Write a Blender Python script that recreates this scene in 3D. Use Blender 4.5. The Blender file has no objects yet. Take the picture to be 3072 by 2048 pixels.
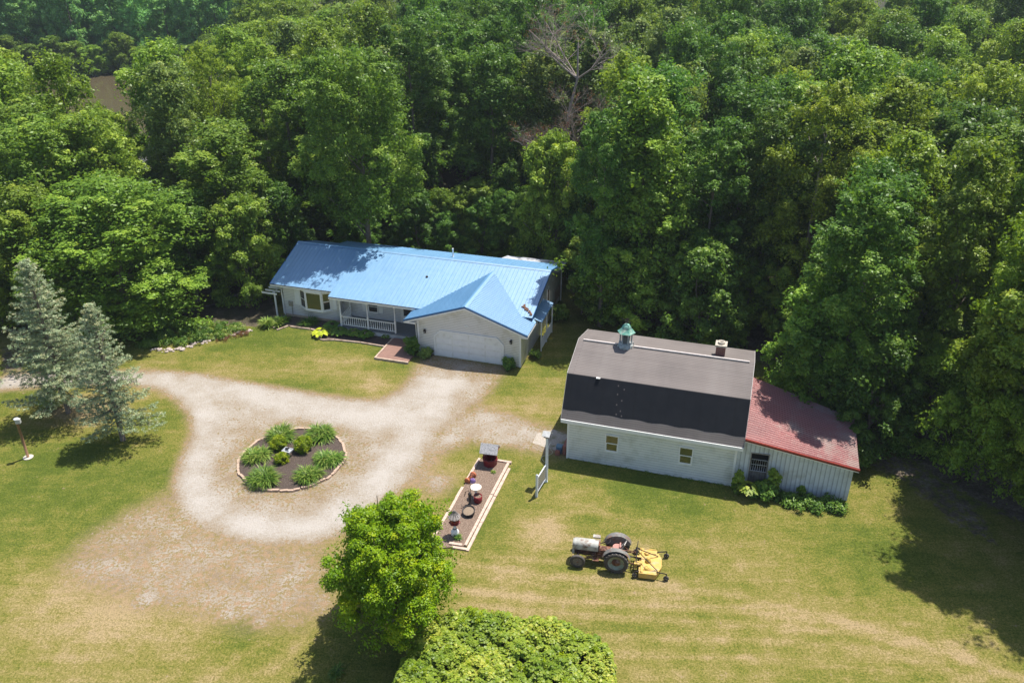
import bpy, math, random
import numpy as np
from mathutils import Vector, Matrix
R=math.radians
C=bpy.context.scene
COL=C.collection
# ------------------------------------------------------------------ camera
H=29.0; PITCH=27.7; FPX=2540.0
cam_d=bpy.data.cameras.new('camera'); cam=bpy.data.objects.new('camera',cam_d); COL.objects.link(cam)
cam.location=(0,0,H); cam.rotation_euler=(R(90-PITCH),0,0)
cam_d.sensor_width=36; cam_d.lens=36*FPX/3072; cam_d.clip_end=3000; cam_d.clip_start=.5
C.camera=cam
# ------------------------------------------------------------------ sky and sun
SUN_EL=69.; SUN_AZ=41.      # azimuth measured from +X towards +Y
w=bpy.data.worlds.new('World'); C.world=w; w.use_nodes=True
nt=w.node_tree; bg=nt.nodes['Background']
sky=nt.nodes.new('ShaderNodeTexSky'); sky.sky_type='NISHITA'; sky.sun_disc=False
sky.sun_elevation=R(SUN_EL); sky.sun_rotation=R(90-SUN_AZ); sky.air_density=1.0; sky.dust_density=1.2
nt.links.new(sky.outputs[0],bg.inputs[0]); bg.inputs[1].default_value=0.115
sl=bpy.data.lights.new('sun','SUN'); sl.energy=5.0; sl.angle=R(.55); sl.color=(1,.945,.86)
so=bpy.data.objects.new('sun',sl); COL.objects.link(so)
sd=Vector((math.cos(R(SUN_EL))*math.cos(R(SUN_AZ)),math.cos(R(SUN_EL))*math.sin(R(SUN_AZ)),math.sin(R(SUN_EL))))
so.rotation_euler=sd.to_track_quat('Z','Y').to_euler(); so.location=(0,0,80)
C.view_settings.view_transform='Standard'; C.view_settings.look='None'; C.view_settings.exposure=0.6; C.view_settings.gamma=1
C.render.resolution_x=1024; C.render.resolution_y=682
try:
    C.cycles.max_bounces=6; C.cycles.transmission_bounces=4; C.cycles.diffuse_bounces=3; C.cycles.transparent_max_bounces=4
except Exception: pass
# ------------------------------------------------------------------ survey helpers: image measurement -> ground position
cp,sp=math.cos(R(PITCH)),math.sin(R(PITCH)); K=3072/2352
def W(px,py,z=0.0):
    a=(px*K-1536)/FPX; b=(py*K-1024)/FPX; D=(H-z)/(sp+b*cp)
    return Vector((a*D,D*(cp-b*sp),z))
def hgt(px,py,Y):
    b=(py*K-1024)/FPX; D=Y/(cp-b*sp); return H-D*(sp+b*cp)
def PX(X,Y,Z):
    dz=Y*cp+(H-Z)*sp; dy=(H-Z)*cp-Y*sp
    return (1536+FPX*X/dz)/K,(1024+FPX*dy/dz)/K
# ------------------------------------------------------------------ materials
MATS={}
class NT:
    def __init__(s,name):
        s.m=bpy.data.materials.new(name); s.m.use_nodes=True; s.t=s.m.node_tree
        s.b=s.t.nodes['Principled BSDF']; s.out=s.t.nodes['Material Output']
    def n(s,typ,**kw):
        nd=s.t.nodes.new(typ)
        for k,v in kw.items(): setattr(nd,k,v)
        return nd
    def l(s,a,b): s.t.links.new(a,b)
    def coord(s,kind='Object'):
        return s.n('ShaderNodeTexCoord').outputs[kind]
    def mapping(s,vec,scale=(1,1,1),rot=(0,0,0)):
        m=s.n('ShaderNodeMapping'); m.inputs['Scale'].default_value=scale; m.inputs['Rotation'].default_value=rot
        s.l(vec,m.inputs[0]); return m.outputs[0]
    def noise(s,vec,scale,detail=4,rough=.55,dist=0):
        n=s.n('ShaderNodeTexNoise'); n.inputs['Scale'].default_value=scale; n.inputs['Detail'].default_value=detail
        n.inputs['Roughness'].default_value=rough; n.inputs['Distortion'].default_value=dist
        s.l(vec,n.inputs['Vector']); return n.outputs['Fac']
    def ramp(s,fac,stops):
        r=s.n('ShaderNodeValToRGB'); e=r.color_ramp.elements
        while len(e)<len(stops): e.new(.5)
        for i,(p,c) in enumerate(stops):
            e[i].position=p; e[i].color=(c if len(c)==4 else (*c,1)) if hasattr(c,'__len__') else (c,c,c,1)
        s.l(fac,r.inputs[0]); return r.outputs[0]
    def mix(s,f,a,b,mode='MIX'):
        m=s.n('ShaderNodeMix'); m.data_type='RGBA'; m.blend_type=mode
        for v,i in ((f,0),(a,6),(b,7)):
            if hasattr(v,'is_linked') or hasattr(v,'links'): s.l(v,m.inputs[i])
            elif i==0: m.inputs[0].default_value=v
            else: m.inputs[i].default_value=(*v,1) if len(v)==3 else v
        return m.outputs[2]
    def math(s,op,a,b=None,c=None,clamp=False):
        m=s.n('ShaderNodeMath',operation=op); m.use_clamp=clamp
        for i,v in enumerate((a,b,c)):
            if v is None: continue
            if hasattr(v,'links'): s.l(v,m.inputs[i])
            else: m.inputs[i].default_value=v
        return m.outputs[0]
    def bump(s,h,strength=.3,dist=.05):
        b=s.n('ShaderNodeBump'); b.inputs['Strength'].default_value=strength; b.inputs['Distance'].default_value=dist
        s.l(h,b.inputs['Height']); s.l(b.outputs[0],s.b.inputs['Normal'])
    def sep(s,vec):
        x=s.n('ShaderNodeSeparateXYZ'); s.l(vec,x.inputs[0]); return x.outputs
def pm(name,c1,c2=None,scale=6,rough=.7,metal=0,bump=0,spec=.4,lines=None,detail=5,c3=None,c3s=1.2):
    """plain procedural material: two-tone noise, optional dirt tone c3, optional groove lines (axis,period,depth)"""
    if name in MATS: return MATS[name]
    t=NT(name); co=t.coord()
    c2=c2 or tuple(v*.8 for v in c1)
    f=t.noise(co,scale,detail)
    f=t.ramp(f,[(.35,0.),(.65,1.)])
    col=t.mix(f,c1,c2)
    if c3:
        g=t.ramp(t.noise(co,c3s,6,.65),[(.5,0.),(.68,1.)]); col=t.mix(g,col,c3)
    t.b.inputs['Roughness'].default_value=rough; t.b.inputs['Metallic'].default_value=metal
    t.b.inputs['Specular IOR Level'].default_value=spec
    hh=None
    if lines:
        ax,per,dk=lines
        s=t.sep(co)[ax]; fr=t.math('FRACT',t.math('DIVIDE',s,per))
        ed=t.ramp(fr,[(0.,0.),(.30,1.),(1.,.8)])
        col=t.mix(1.0,col,t.mix(t.math('MULTIPLY',t.math('SUBTRACT',1.,ed),dk),(1,1,1),(.25,.25,.27)),'MULTIPLY')
        hh=fr
        t.bump(fr,.8,.04)
    elif bump: t.bump(t.noise(co,scale*3,4),bump,.02)
    t.l(col,t.b.inputs['Base Color']); MATS[name]=t.m
    return t.m
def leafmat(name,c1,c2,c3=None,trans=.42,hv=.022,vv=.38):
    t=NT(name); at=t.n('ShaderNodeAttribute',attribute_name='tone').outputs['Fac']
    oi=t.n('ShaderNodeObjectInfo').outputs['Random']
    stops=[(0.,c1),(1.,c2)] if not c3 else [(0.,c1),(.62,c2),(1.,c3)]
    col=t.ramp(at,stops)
    hs=t.n('ShaderNodeHueSaturation'); t.l(col,hs.inputs['Color'])
    t.l(t.math('MULTIPLY_ADD',oi,hv,.5-hv/2),hs.inputs['Hue'])
    wn=t.n('ShaderNodeTexWhiteNoise',noise_dimensions='1D'); t.l(t.math('MULTIPLY',oi,57.3),wn.inputs['W'])
    t.l(t.math('MULTIPLY_ADD',wn.outputs['Value'],vv,1-vv/2),hs.inputs['Value'])
    hs.inputs['Saturation'].default_value=1.04
    t.l(hs.outputs[0],t.b.inputs['Base Color']); t.b.inputs['Roughness'].default_value=.42; t.b.inputs['Specular IOR Level'].default_value=.24
    tr=t.n('ShaderNodeBsdfTranslucent'); t.l(t.mix(1.,hs.outputs[0],(1.35,1.25,.55),'MULTIPLY'),tr.inputs[0])
    mx=t.n('ShaderNodeMixShader'); mx.inputs[0].default_value=trans
    t.l(t.b.outputs[0],mx.inputs[1]); t.l(tr.outputs[0],mx.inputs[2]); t.l(mx.outputs[0],t.out.inputs[0])
    MATS[name]=t.m; return t.m
L_OAK=leafmat('leaf_mid_green',(0.100,0.184,0.028),(0.255,0.381,0.061),(0.442,0.547,0.103))
L_DARK=leafmat('leaf_deep_green',(0.061,0.143,0.028),(0.164,0.285,0.050),(0.284,0.412,0.079))
L_YEL=leafmat('leaf_yellow_green',(0.131,0.210,0.027),(0.310,0.431,0.058),(0.500,0.575,0.097))
L_GREY=leafmat('leaf_grey_green',(0.115,0.186,0.053),(0.265,0.360,0.094),(0.480,0.559,0.177))
L_BRIGHT=leafmat('leaf_bright_green',(0.097,0.200,0.011),(0.231,0.355,0.016),(0.405,0.476,0.025),trans=.35,hv=.0,vv=.0)
L_VINE=leafmat('leaf_vine',(0.120,0.197,0.022),(0.260,0.339,0.044),(0.464,0.470,0.088),trans=.3,hv=0,vv=0)
L_SPRUCE=leafmat('needle_blue',(.17,.235,.125),(.32,.40,.24),(.46,.43,.24),trans=.12,hv=.02,vv=.1)
L_BLADE=leafmat('leaf_blade',(.045,.115,.018),(.12,.22,.035),(.30,.36,.09),trans=.25,hv=.02,vv=.1)
L_HOSTA=leafmat('leaf_hosta',(.05,.115,.02),(.12,.22,.035),(.23,.33,.065),trans=.25,hv=.02,vv=.15)
L_LIME=leafmat('leaf_lime',(.30,.38,.03),(.5,.55,.06),(.62,.60,.10),trans=.2,hv=0,vv=0)
L_BOX=leafmat('leaf_boxwood',(0.062,0.134,0.008),(0.160,0.251,0.011),(0.356,0.419,0.028),trans=.2,hv=0.02,vv=.1)
L_FAR=leafmat('leaf_far_hazed',(0.149,0.339,0.121),(0.297,0.545,0.176),(0.471,0.735,0.270),hv=.02,vv=.3)  # paler and bluer: distance haze is mixed into this leaf colour
L_RED=leafmat('leaf_withered',(.12,.05,.03),(.22,.10,.06),(.28,.17,.08),hv=0,vv=0)
BARK=pm('bark',(.20,.165,.135),(.11,.09,.07),5,.9,bump=.6)
BARKP=pm('bark_pale',(.34,.30,.25),(.2,.17,.14),5,.9,bump=.5)
SIDE=pm('siding_white',(.77,.80,.82),(.71,.75,.78),1.5,.55,lines=(2,.165,.5),c3=(.56,.59,.58),c3s=.9)
SIDEG=pm('siding_grey_white',(.78,.79,.80),(.74,.75,.76),1.5,.5,lines=(2,.13,.7),c3=(.56,.56,.52),c3s=.7)
TRIM=pm('white_trim',(.78,.79,.78),(.72,.73,.73),3,.5)
GARD=pm('garage_door_white',(.74,.75,.72),(.70,.71,.69),2,.5,c3=(.62,.62,.58),c3s=2)
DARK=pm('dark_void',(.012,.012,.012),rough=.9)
IRON=pm('black_iron',(.02,.02,.022),(.04,.03,.025),20,.5,metal=.3)
CONC=pm('concrete',(.5,.45,.38),(.36,.32,.27),8,.9,bump=.4)
def glassmat():
    t=NT('window_glass'); t.b.inputs['Base Color'].default_value=(.035,.03,.022,1); t.b.inputs['Roughness'].default_value=.06
    t.b.inputs['Specular IOR Level'].default_value=1.0; t.b.inputs['IOR'].default_value=1.7; return t.m
GLASS=glassmat()
def metalroof(name,c1,c2,wear=None,rough=.32,ax=0):
    t=NT(name); co=t.coord(); f=t.noise(co,.5,3)
    col=t.mix(t.ramp(f,[(.35,0.),(.65,1.)]),c1,c2)
    st=t.noise(t.mapping(co,scale=(9,.35,.35) if ax==0 else (.35,9,.35)),1,3)
    col=t.mix(t.math('MULTIPLY',t.ramp(st,[(.4,0.),(.7,1.)]),.22),col,tuple(min(1,v*1.5+.05) for v in c1))
    if wear:
        g=t.noise(co,.55,7,.7); g2=t.sep(co)[0]
        m=t.math('ADD',g,t.math('MULTIPLY',t.math('SUBTRACT',g2,13.0),.035))
        sp_=t.noise(co,9,5,.7)
        m=t.ramp(t.math('ADD',m,t.math('MULTIPLY',sp_,.35)),[(.68,0.),(.80,1.)])
        col=t.mix(t.math('MULTIPLY',m,.8),col,wear)
    t.l(col,t.b.inputs['Base Color']); t.b.inputs['Roughness'].default_value=rough; t.b.inputs['Specular IOR Level'].default_value=1.0; t.b.inputs['IOR'].default_value=1.75
    t.l(t.math('MULTIPLY_ADD',t.noise(co,3,4),.2,rough-.1),t.b.inputs['Roughness'])
    return t.m
BLUE=metalroof('blue_metal',(.095,.25,.43),(.08,.23,.41),rough=.48)
BLUET=pm('blue_trim',(.03,.13,.30),(.03,.11,.26),3,.4)
RED=metalroof('red_metal',(.22,.036,.031),(.16,.03,.027),wear=(.23,.15,.125),rough=.42,ax=1)
REDT=pm('red_trim',(.2,.02,.014),(.15,.018,.012),3,.4)
def shingle(name,c1,c2,c3):
    t=NT(name); co=t.coord(); s=t.sep(co)
    f=t.noise(co,.35,5,.6); col=t.mix(t.ramp(f,[(.38,0.),(.62,1.)]),c1,c2)
    st=t.noise(t.mapping(co,scale=(1.1,.08,.08)),1,3); col=t.mix(t.math('MULTIPLY',t.ramp(st,[(.45,0.),(.7,1.)]),.5),col,c3)
    br=t.n('ShaderNodeTexBrick'); br.inputs['Scale'].default_value=1; br.inputs['Brick Width'].default_value=40.; br.inputs['Row Height'].default_value=.15
    br.inputs['Mortar Size'].default_value=.03; br.inputs['Color1'].default_value=(1,1,1,1); br.inputs['Color2'].default_value=(.8,.8,.8,1); br.inputs['Mortar'].default_value=(.66,.64,.64,1)
    cb=t.n('ShaderNodeCombineXYZ'); t.l(s[0],cb.inputs[0])
    # distance measured down the slope, good enough for both pitches
    t.l(t.math('ADD',t.math('MULTIPLY',s[1],.97),t.math('MULTIPLY',s[2],.9)),cb.inputs[1]); t.l(cb.outputs[0],br.inputs[0])
    col=t.mix(1.,col,br.outputs[0],'MULTIPLY')
    g=t.noise(co,60,2); col=t.mix(t.math('MULTIPLY',g,.5),col,tuple(v*.6 for v in c1))
    t.l(col,t.b.inputs['Base Color']); t.b.inputs['Roughness'].default_value=.95; t.b.inputs['Specular IOR Level'].default_value=.1
    return t.m
SHING=shingle('brown_shingle',(.225,.20,.188),(.175,.157,.15),(.265,.243,.23))
TAR=pm('tar_paper',(.011,.013,.018),(.016,.018,.023),1.5,.8,lines=(0,.9,.15),spec=.2)
BRICK=None
def brickmat(name,c1,c2,mo,bw,rh,ax2=2,ms=.012):
    t=NT(name); co=t.coord(); s=t.sep(co)
    br=t.n('ShaderNodeTexBrick'); br.inputs['Scale'].default_value=1; br.inputs['Brick Width'].default_value=bw; br.inputs['Row Height'].default_value=rh; br.inputs['Mortar Size'].default_value=ms
    br.inputs['Color1'].default_value=(*c1,1); br.inputs['Color2'].default_value=(*c2,1); br.inputs['Mortar'].default_value=(*mo,1)
    cb=t.n('ShaderNodeCombineXYZ'); t.l(t.math('ADD',s[0],s[1] if ax2==2 else 0.),cb.inputs[0]); t.l(s[ax2],cb.inputs[1]); t.l(cb.outputs[0],br.inputs[0])
    col=t.mix(t.math('MULTIPLY',t.noise(co,2,5),.5),br.outputs[0],tuple(v*.55 for v in c1))
    t.l(col,t.b.inputs['Base Color']); t.b.inputs['Roughness'].default_value=.9; return t.m
BRICK=brickmat('red_brick',(.17,.032,.025),(.11,.024,.02),(.30,.22,.19),.2,.075)
PAVE=brickmat('brick_paving',(.30,.17,.13),(.24,.135,.11),(.16,.10,.08),.22,.11,ax2=1)
TIMB=pm('weathered_timber',(.52,.40,.31),(.36,.27,.21),7,.9,bump=.5,c3=(.24,.17,.12),c3s=3)
TIMBP=pm('pinkish_timber',(.56,.43,.35),(.42,.31,.25),7,.9,bump=.5)
STONE=pm('tan_block',(.47,.34,.255),(.35,.255,.19),9,.9,bump=.6)
ROCK=pm('rubble',(.5,.42,.37),(.33,.27,.24),5,.9,bump=.6)
MULCH=pm('dark_mulch',(.04,.030,.025),(.095,.07,.055),30,1,bump=1,detail=8,c3=(.13,.10,.085),c3s=16)
MULCHB=pm('brown_mulch',(.10,.065,.045),(.22,.155,.115),22,1,bump=1,detail=8,c3=(.36,.28,.22),c3s=18)
REDP=pm('dark_red_paint',(.20,.012,.018),(.15,.012,.018),6,.45)
TERRA=pm('terracotta',(.48,.15,.07),(.36,.11,.05),6,.7)
RUST=pm('rusty_metal',(.20,.075,.04),(.10,.05,.035),9,.75,c3=(.30,.24,.2),c3s=4)
ENG=pm('greasy_engine',(.07,.035,.025),(.03,.02,.016),12,.7,c3=(.2,.09,.06),c3s=6)
TGREY=pm('faded_grey_paint',(.46,.46,.42),(.33,.33,.30),5,.55,c3=(.16,.09,.06),c3s=3)
FEND=pm('fender_grey',(.20,.20,.185),(.12,.115,.11),6,.6,c3=(.20,.10,.07),c3s=4)
TGREEN=pm('pale_green_rim',(.28,.33,.26),(.22,.26,.2),8,.6,c3=(.22,.1,.07),c3s=6)
TYRE=pm('tyre_rubber',(.045,.042,.04),(.09,.08,.07),10,.9,bump=.3)
TYREL=pm('dusty_tread',(.20,.175,.15),(.10,.09,.08),12,.9)
YEL=pm('yellow_paint',(.56,.37,.085),(.46,.30,.075),5,.6,c3=(.42,.34,.22),c3s=3.5)
SEAT=pm('faded_seat',(.42,.20,.17),(.33,.16,.13),6,.6)
GALV=pm('galvanised',(.55,.57,.6),(.4,.42,.45),10,.45,metal=.5)
VERD=pm('verdigris',(.06,.26,.20),(.20,.40,.33),4,.5,c3=(.45,.5,.42),c3s=3)
CUPW=pm('weathered_cupola',(.24,.28,.29),(.40,.43,.42),5,.7)
WOODP=pm('stained_post',(.27,.15,.08),(.20,.11,.06),6,.7)
CEDAR=pm('plain_wood',(.33,.2,.12),(.22,.14,.09),8,.8)
POSTW=pm('post_white',(.70,.74,.78),(.62,.66,.7),5,.5)
BLUEC=pm('blue_plastic',(.08,.16,.25),(.06,.12,.2),4,.5)
# ------------------------------------------------------------------ mesh builder
class MB:
    def __init__(s): s.v=[]; s.f=[]; s.m=[]; s.mi=0; s.sm=[]; s.smooth=False
    def face(s,ids): s.f.append(ids); s.m.append(s.mi); s.sm.append(s.smooth)
    def poly(s,pts):
        i=len(s.v); s.v+= [tuple(p) for p in pts]; s.face(list(range(i,i+len(pts))))
    def box(s,x0,x1,y0,y1,z0,z1,M=None):
        i=len(s.v); p=[(x,y,z) for z in(z0,z1) for y in(y0,y1) for x in(x0,x1)]
        if M is not None: p=[tuple(M@Vector(q)) for q in p]
        s.v+=p
        for q in((0,2,3,1),(4,5,7,6),(0,1,5,4),(2,6,7,3),(0,4,6,2),(1,3,7,5)): s.face([i+k for k in q])
        return s
    def prism(s,prof,axis,a,b,closed=True):
        """extrude a 2-D profile along axis 0 (profile=(y,z)) , 1 (x,z) or 2 (x,y)"""
        def mk(p,t): return (t,p[0],p[1]) if axis==0 else ((p[0],t,p[1]) if axis==1 else (p[0],p[1],t))
        i=len(s.v); n=len(prof); s.v+=[mk(p,a) for p in prof]+[mk(p,b) for p in prof]
        for k in range(n): s.face([i+k,i+(k+1)%n,i+n+(k+1)%n,i+n+k])
        if closed: s.face([i+k for k in range(n)][::-1]); s.face([i+n+k for k in range(n)])
        return s
    def tube(s,pts,rad,seg=8,cap=True):
        pts=[Vector(p) for p in pts]; n=len(pts)
        rad=[rad]*n if not hasattr(rad,'__len__') else rad
        i=len(s.v); old=s.smooth; s.smooth=True; up=None
        for k in range(n):
            d=(pts[min(k+1,n-1)]-pts[max(k-1,0)]).normalized()
            if up is None: up=Vector((0,0,1)) if abs(d.z)<.9 else Vector((1,0,0))
            a=d.cross(up).normalized(); b=d.cross(a).normalized(); up=b.cross(d) if False else up
            for j in range(seg):
                t=2*math.pi*j/seg; s.v.append(tuple(pts[k]+a*math.cos(t)*rad[k]+b*math.sin(t)*rad[k]))
        for k in range(n-1):
            for j in range(seg):
                q=(j+1)%seg; s.face([i+k*seg+j,i+k*seg+q,i+(k+1)*seg+q,i+(k+1)*seg+j])
        s.smooth=False
        if cap: s.face([i+j for j in range(seg)]); s.face([i+(n-1)*seg+j for j in range(seg)][::-1])
        s.smooth=old; return s
    def lathe(s,prof,seg=20,o=(0,0,0),M=None,smooth=True,cap=True):
        i=len(s.v); n=len(prof); o=Vector(o)
        for r,z in prof:
            for j in range(seg):
                t=2*math.pi*j/seg; p=Vector((r*math.cos(t),r*math.sin(t),z))
                if M is not None: p=M@p
                s.v.append(tuple(p+o))
        old=s.smooth; s.smooth=smooth
        for k in range(n-1):
            for j in range(seg):
                q=(j+1)%seg; s.face([i+k*seg+j,i+k*seg+q,i+(k+1)*seg+q,i+(k+1)*seg+j])
        s.smooth=old
        if not cap: return s
        if prof[0][0]>1e-4: s.face([i+j for j in range(seg)][::-1])
        if prof[-1][0]>1e-4 and not(n==2 and prof[0][0]<1e-4): s.face([i+(n-1)*seg+j for j in range(seg)])
        return s
    def build(s,name,mats,parent=None,loc=None,rotz=0):
        me=bpy.data.meshes.new(name); me.from_pydata(s.v,[],s.f)
        if not isinstance(mats,(list,tuple)): mats=[mats]
        for m in mats: me.materials.append(m)
        me.polygons.foreach_set('material_index',s.m); me.polygons.foreach_set('use_smooth',s.sm); me.update()
        o=bpy.data.objects.new(name,me); COL.objects.link(o)
        if parent: o.parent=parent
        if loc is not None: o.location=loc
        o.rotation_euler.z=rotz
        return o
def tag(o,label=None,cat=None,group=None,kind=None):
    if label: o['label']=label
    if cat: o['category']=cat
    if group: o['group']=group
    if kind: o['kind']=kind
    return o
def thing(name,label,cat,loc=(0,0,0),rotz=0,group=None):
    o=bpy.data.objects.new(name,None); COL.objects.link(o); o.location=loc; o.rotation_euler=(0,0,rotz); o.empty_display_size=.3
    return tag(o,label,cat,group)
def dup(root,loc,rotz=0,label=None,scale=None):
    r=root.copy(); COL.objects.link(r); r.location=loc; r.rotation_euler=(0,0,rotz)
    if scale is not None: r.scale=scale
    if label: r['label']=label
    for ch in list(root.children):
        c=ch.copy(); COL.objects.link(c); c.parent=r
        for g in list(ch.children):
            d=g.copy(); COL.objects.link(d); d.parent=c
    return r
def npmesh(name,V,Q,mat,tone=None,parent=None,smooth=False):
    """V (n,3) float, Q (m,4) int quads"""
    me=bpy.data.meshes.new(name); n=len(V); m=len(Q); k=Q.shape[1]
    me.vertices.add(n); me.vertices.foreach_set('co',np.ascontiguousarray(V,dtype=np.float32).ravel())
    me.loops.add(m*k); me.loops.foreach_set('vertex_index',np.ascontiguousarray(Q,dtype=np.int32).ravel())
    me.polygons.add(m); me.polygons.foreach_set('loop_start',np.arange(m,dtype=np.int32)*k)
    try: me.polygons.foreach_set('loop_total',np.full(m,k,dtype=np.int32))
    except Exception: pass
    if tone is not None:
        a=me.attributes.new('tone','FLOAT','POINT'); a.data.foreach_set('value',np.asarray(tone,dtype=np.float32))
    me.materials.append(mat); me.update(calc_edges=True); me.validate()
    if smooth: me.polygons.foreach_set('use_smooth',[True]*m)
    if parent is False: return me
    o=bpy.data.objects.new(name,me); COL.objects.link(o)
    if parent: o.parent=parent
    return o
def nrm(a): return a/np.maximum(np.linalg.norm(a,axis=1,keepdims=True),1e-9)
def leaves(rng,cen,rad,n,size,tone,up=.5,squash=.85,asp=.55,shell=(.65,1.08),topbias=.35,rn=.8):
    """leaf-sized quads over puffs; returns V,Q,T"""
    m=len(cen)*n
    c=np.repeat(cen,n,0); r=np.repeat(rad,n); tn=np.repeat(tone,n)
    d=rng.normal(size=(m,3)); d[:,2]+=topbias; d=nrm(d)
    p=c+d*(r*rng.uniform(shell[0],shell[1],m))[:,None]*np.array([1,1,squash])
    nn=nrm(d+rng.normal(size=(m,3))*rn*.6+np.array([0,0,up]))
    a=nrm(np.cross(nn,rng.normal(size=(m,3)))); b=np.cross(nn,a)
    s=(size*rng.uniform(.65,1.35,m))[:,None]
    V=np.stack([p-a*s,p+b*s*asp-nn*s*.15,p+a*s,p-b*s*asp-nn*s*.15],1).reshape(-1,3)
    Q=np.arange(m*4).reshape(-1,4)
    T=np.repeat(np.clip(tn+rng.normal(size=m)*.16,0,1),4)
    return V,Q,T
def cat(parts):
    V=[];Q=[];T=[];o=0
    for v,q,t in parts: V.append(v);Q.append(q+o);T.append(t);o+=len(v)
    return np.concatenate(V),np.concatenate(Q),np.concatenate(T)
# ------------------------------------------------------------------ ground
def P2(lst): return np.array([tuple(W(*p))[:2] for p in lst])
def sdist(poly,X,Y):
    """signed distance, positive inside"""
    d=np.full(X.shape,1e9); ins=np.zeros(X.shape,bool); n=len(poly)
    for i in range(n):
        x0,y0=poly[i]; x1,y1=poly[(i+1)%n]; ex,ey=x1-x0,y1-y0
        t=np.clip(((X-x0)*ex+(Y-y0)*ey)/(ex*ex+ey*ey+1e-12),0,1)
        d=np.minimum(d,np.hypot(X-x0-t*ex,Y-y0-t*ey))
        c=((y0>Y)!=(y1>Y)); 
        with np.errstate(divide='ignore',invalid='ignore'): xi=(x1-x0)*(Y-y0)/(y1-y0+1e-12)+x0
        ins^=c&(X<xi)
    return np.where(ins,d,-d)
def sm(x,a,b):
    t=np.clip((x-a)/(b-a),0,1); return t*t*(3-2*t)
GRAV=P2([(-120,880),(0,868),(20,852),(200,850),(350,847),(450,855),(600,880),(700,896),(800,911),(870,916),(910,895),(935,868),(945,842),(980,812),(1160,838),(1168,852),(1125,905),(1090,940),(1030,985),(1000,1030),(985,1075),(940,1120),(880,1160),(800,1225),(740,1256),(640,1262),(540,1252),(460,1225),(405,1190),(388,1140),(396,1085),(420,1030),(436,990),(425,950),(398,922),(368,902),(300,884),(200,888),(100,892),(0,900),(-120,912)])
GRAV2=P2([(1100,935),(1180,960),(1250,985),(1290,1000),(1290,1040),(1180,1022),(1080,1010),(1000,1040),(960,1120),(1000,1000)])
PATCH=P2([(380,1130),(300,1170),(200,1230),(130,1300),(160,1345),(260,1380),(420,1410),(560,1445),(700,1440),(745,1400),(760,1250),(600,1235),(460,1200)])
WOOD=P2([(-700,830),(0,770),(120,765),(330,745),(350,700),(480,690),(600,690),(640,650),(650,600),(1290,600),(1310,700),(1500,752),(1620,770),(1780,860),(1985,985),(2120,1090),(2250,1165),(2352,1215),(2600,1300),(3300,900),(5000,-60),(-5000,-60)])
def gxs(lo,hi,step,far,n):
    core=np.arange(lo,hi+step/2,step); g=np.geomspace(1,far,n)
    return np.concatenate([(lo-g)[::-1],core,hi+g])
gx=gxs(-46,46,.25,2500,26); gy=gxs(17,92,.25,2500,26)
GX,GY=np.meshgrid(gx,gy); 
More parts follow.
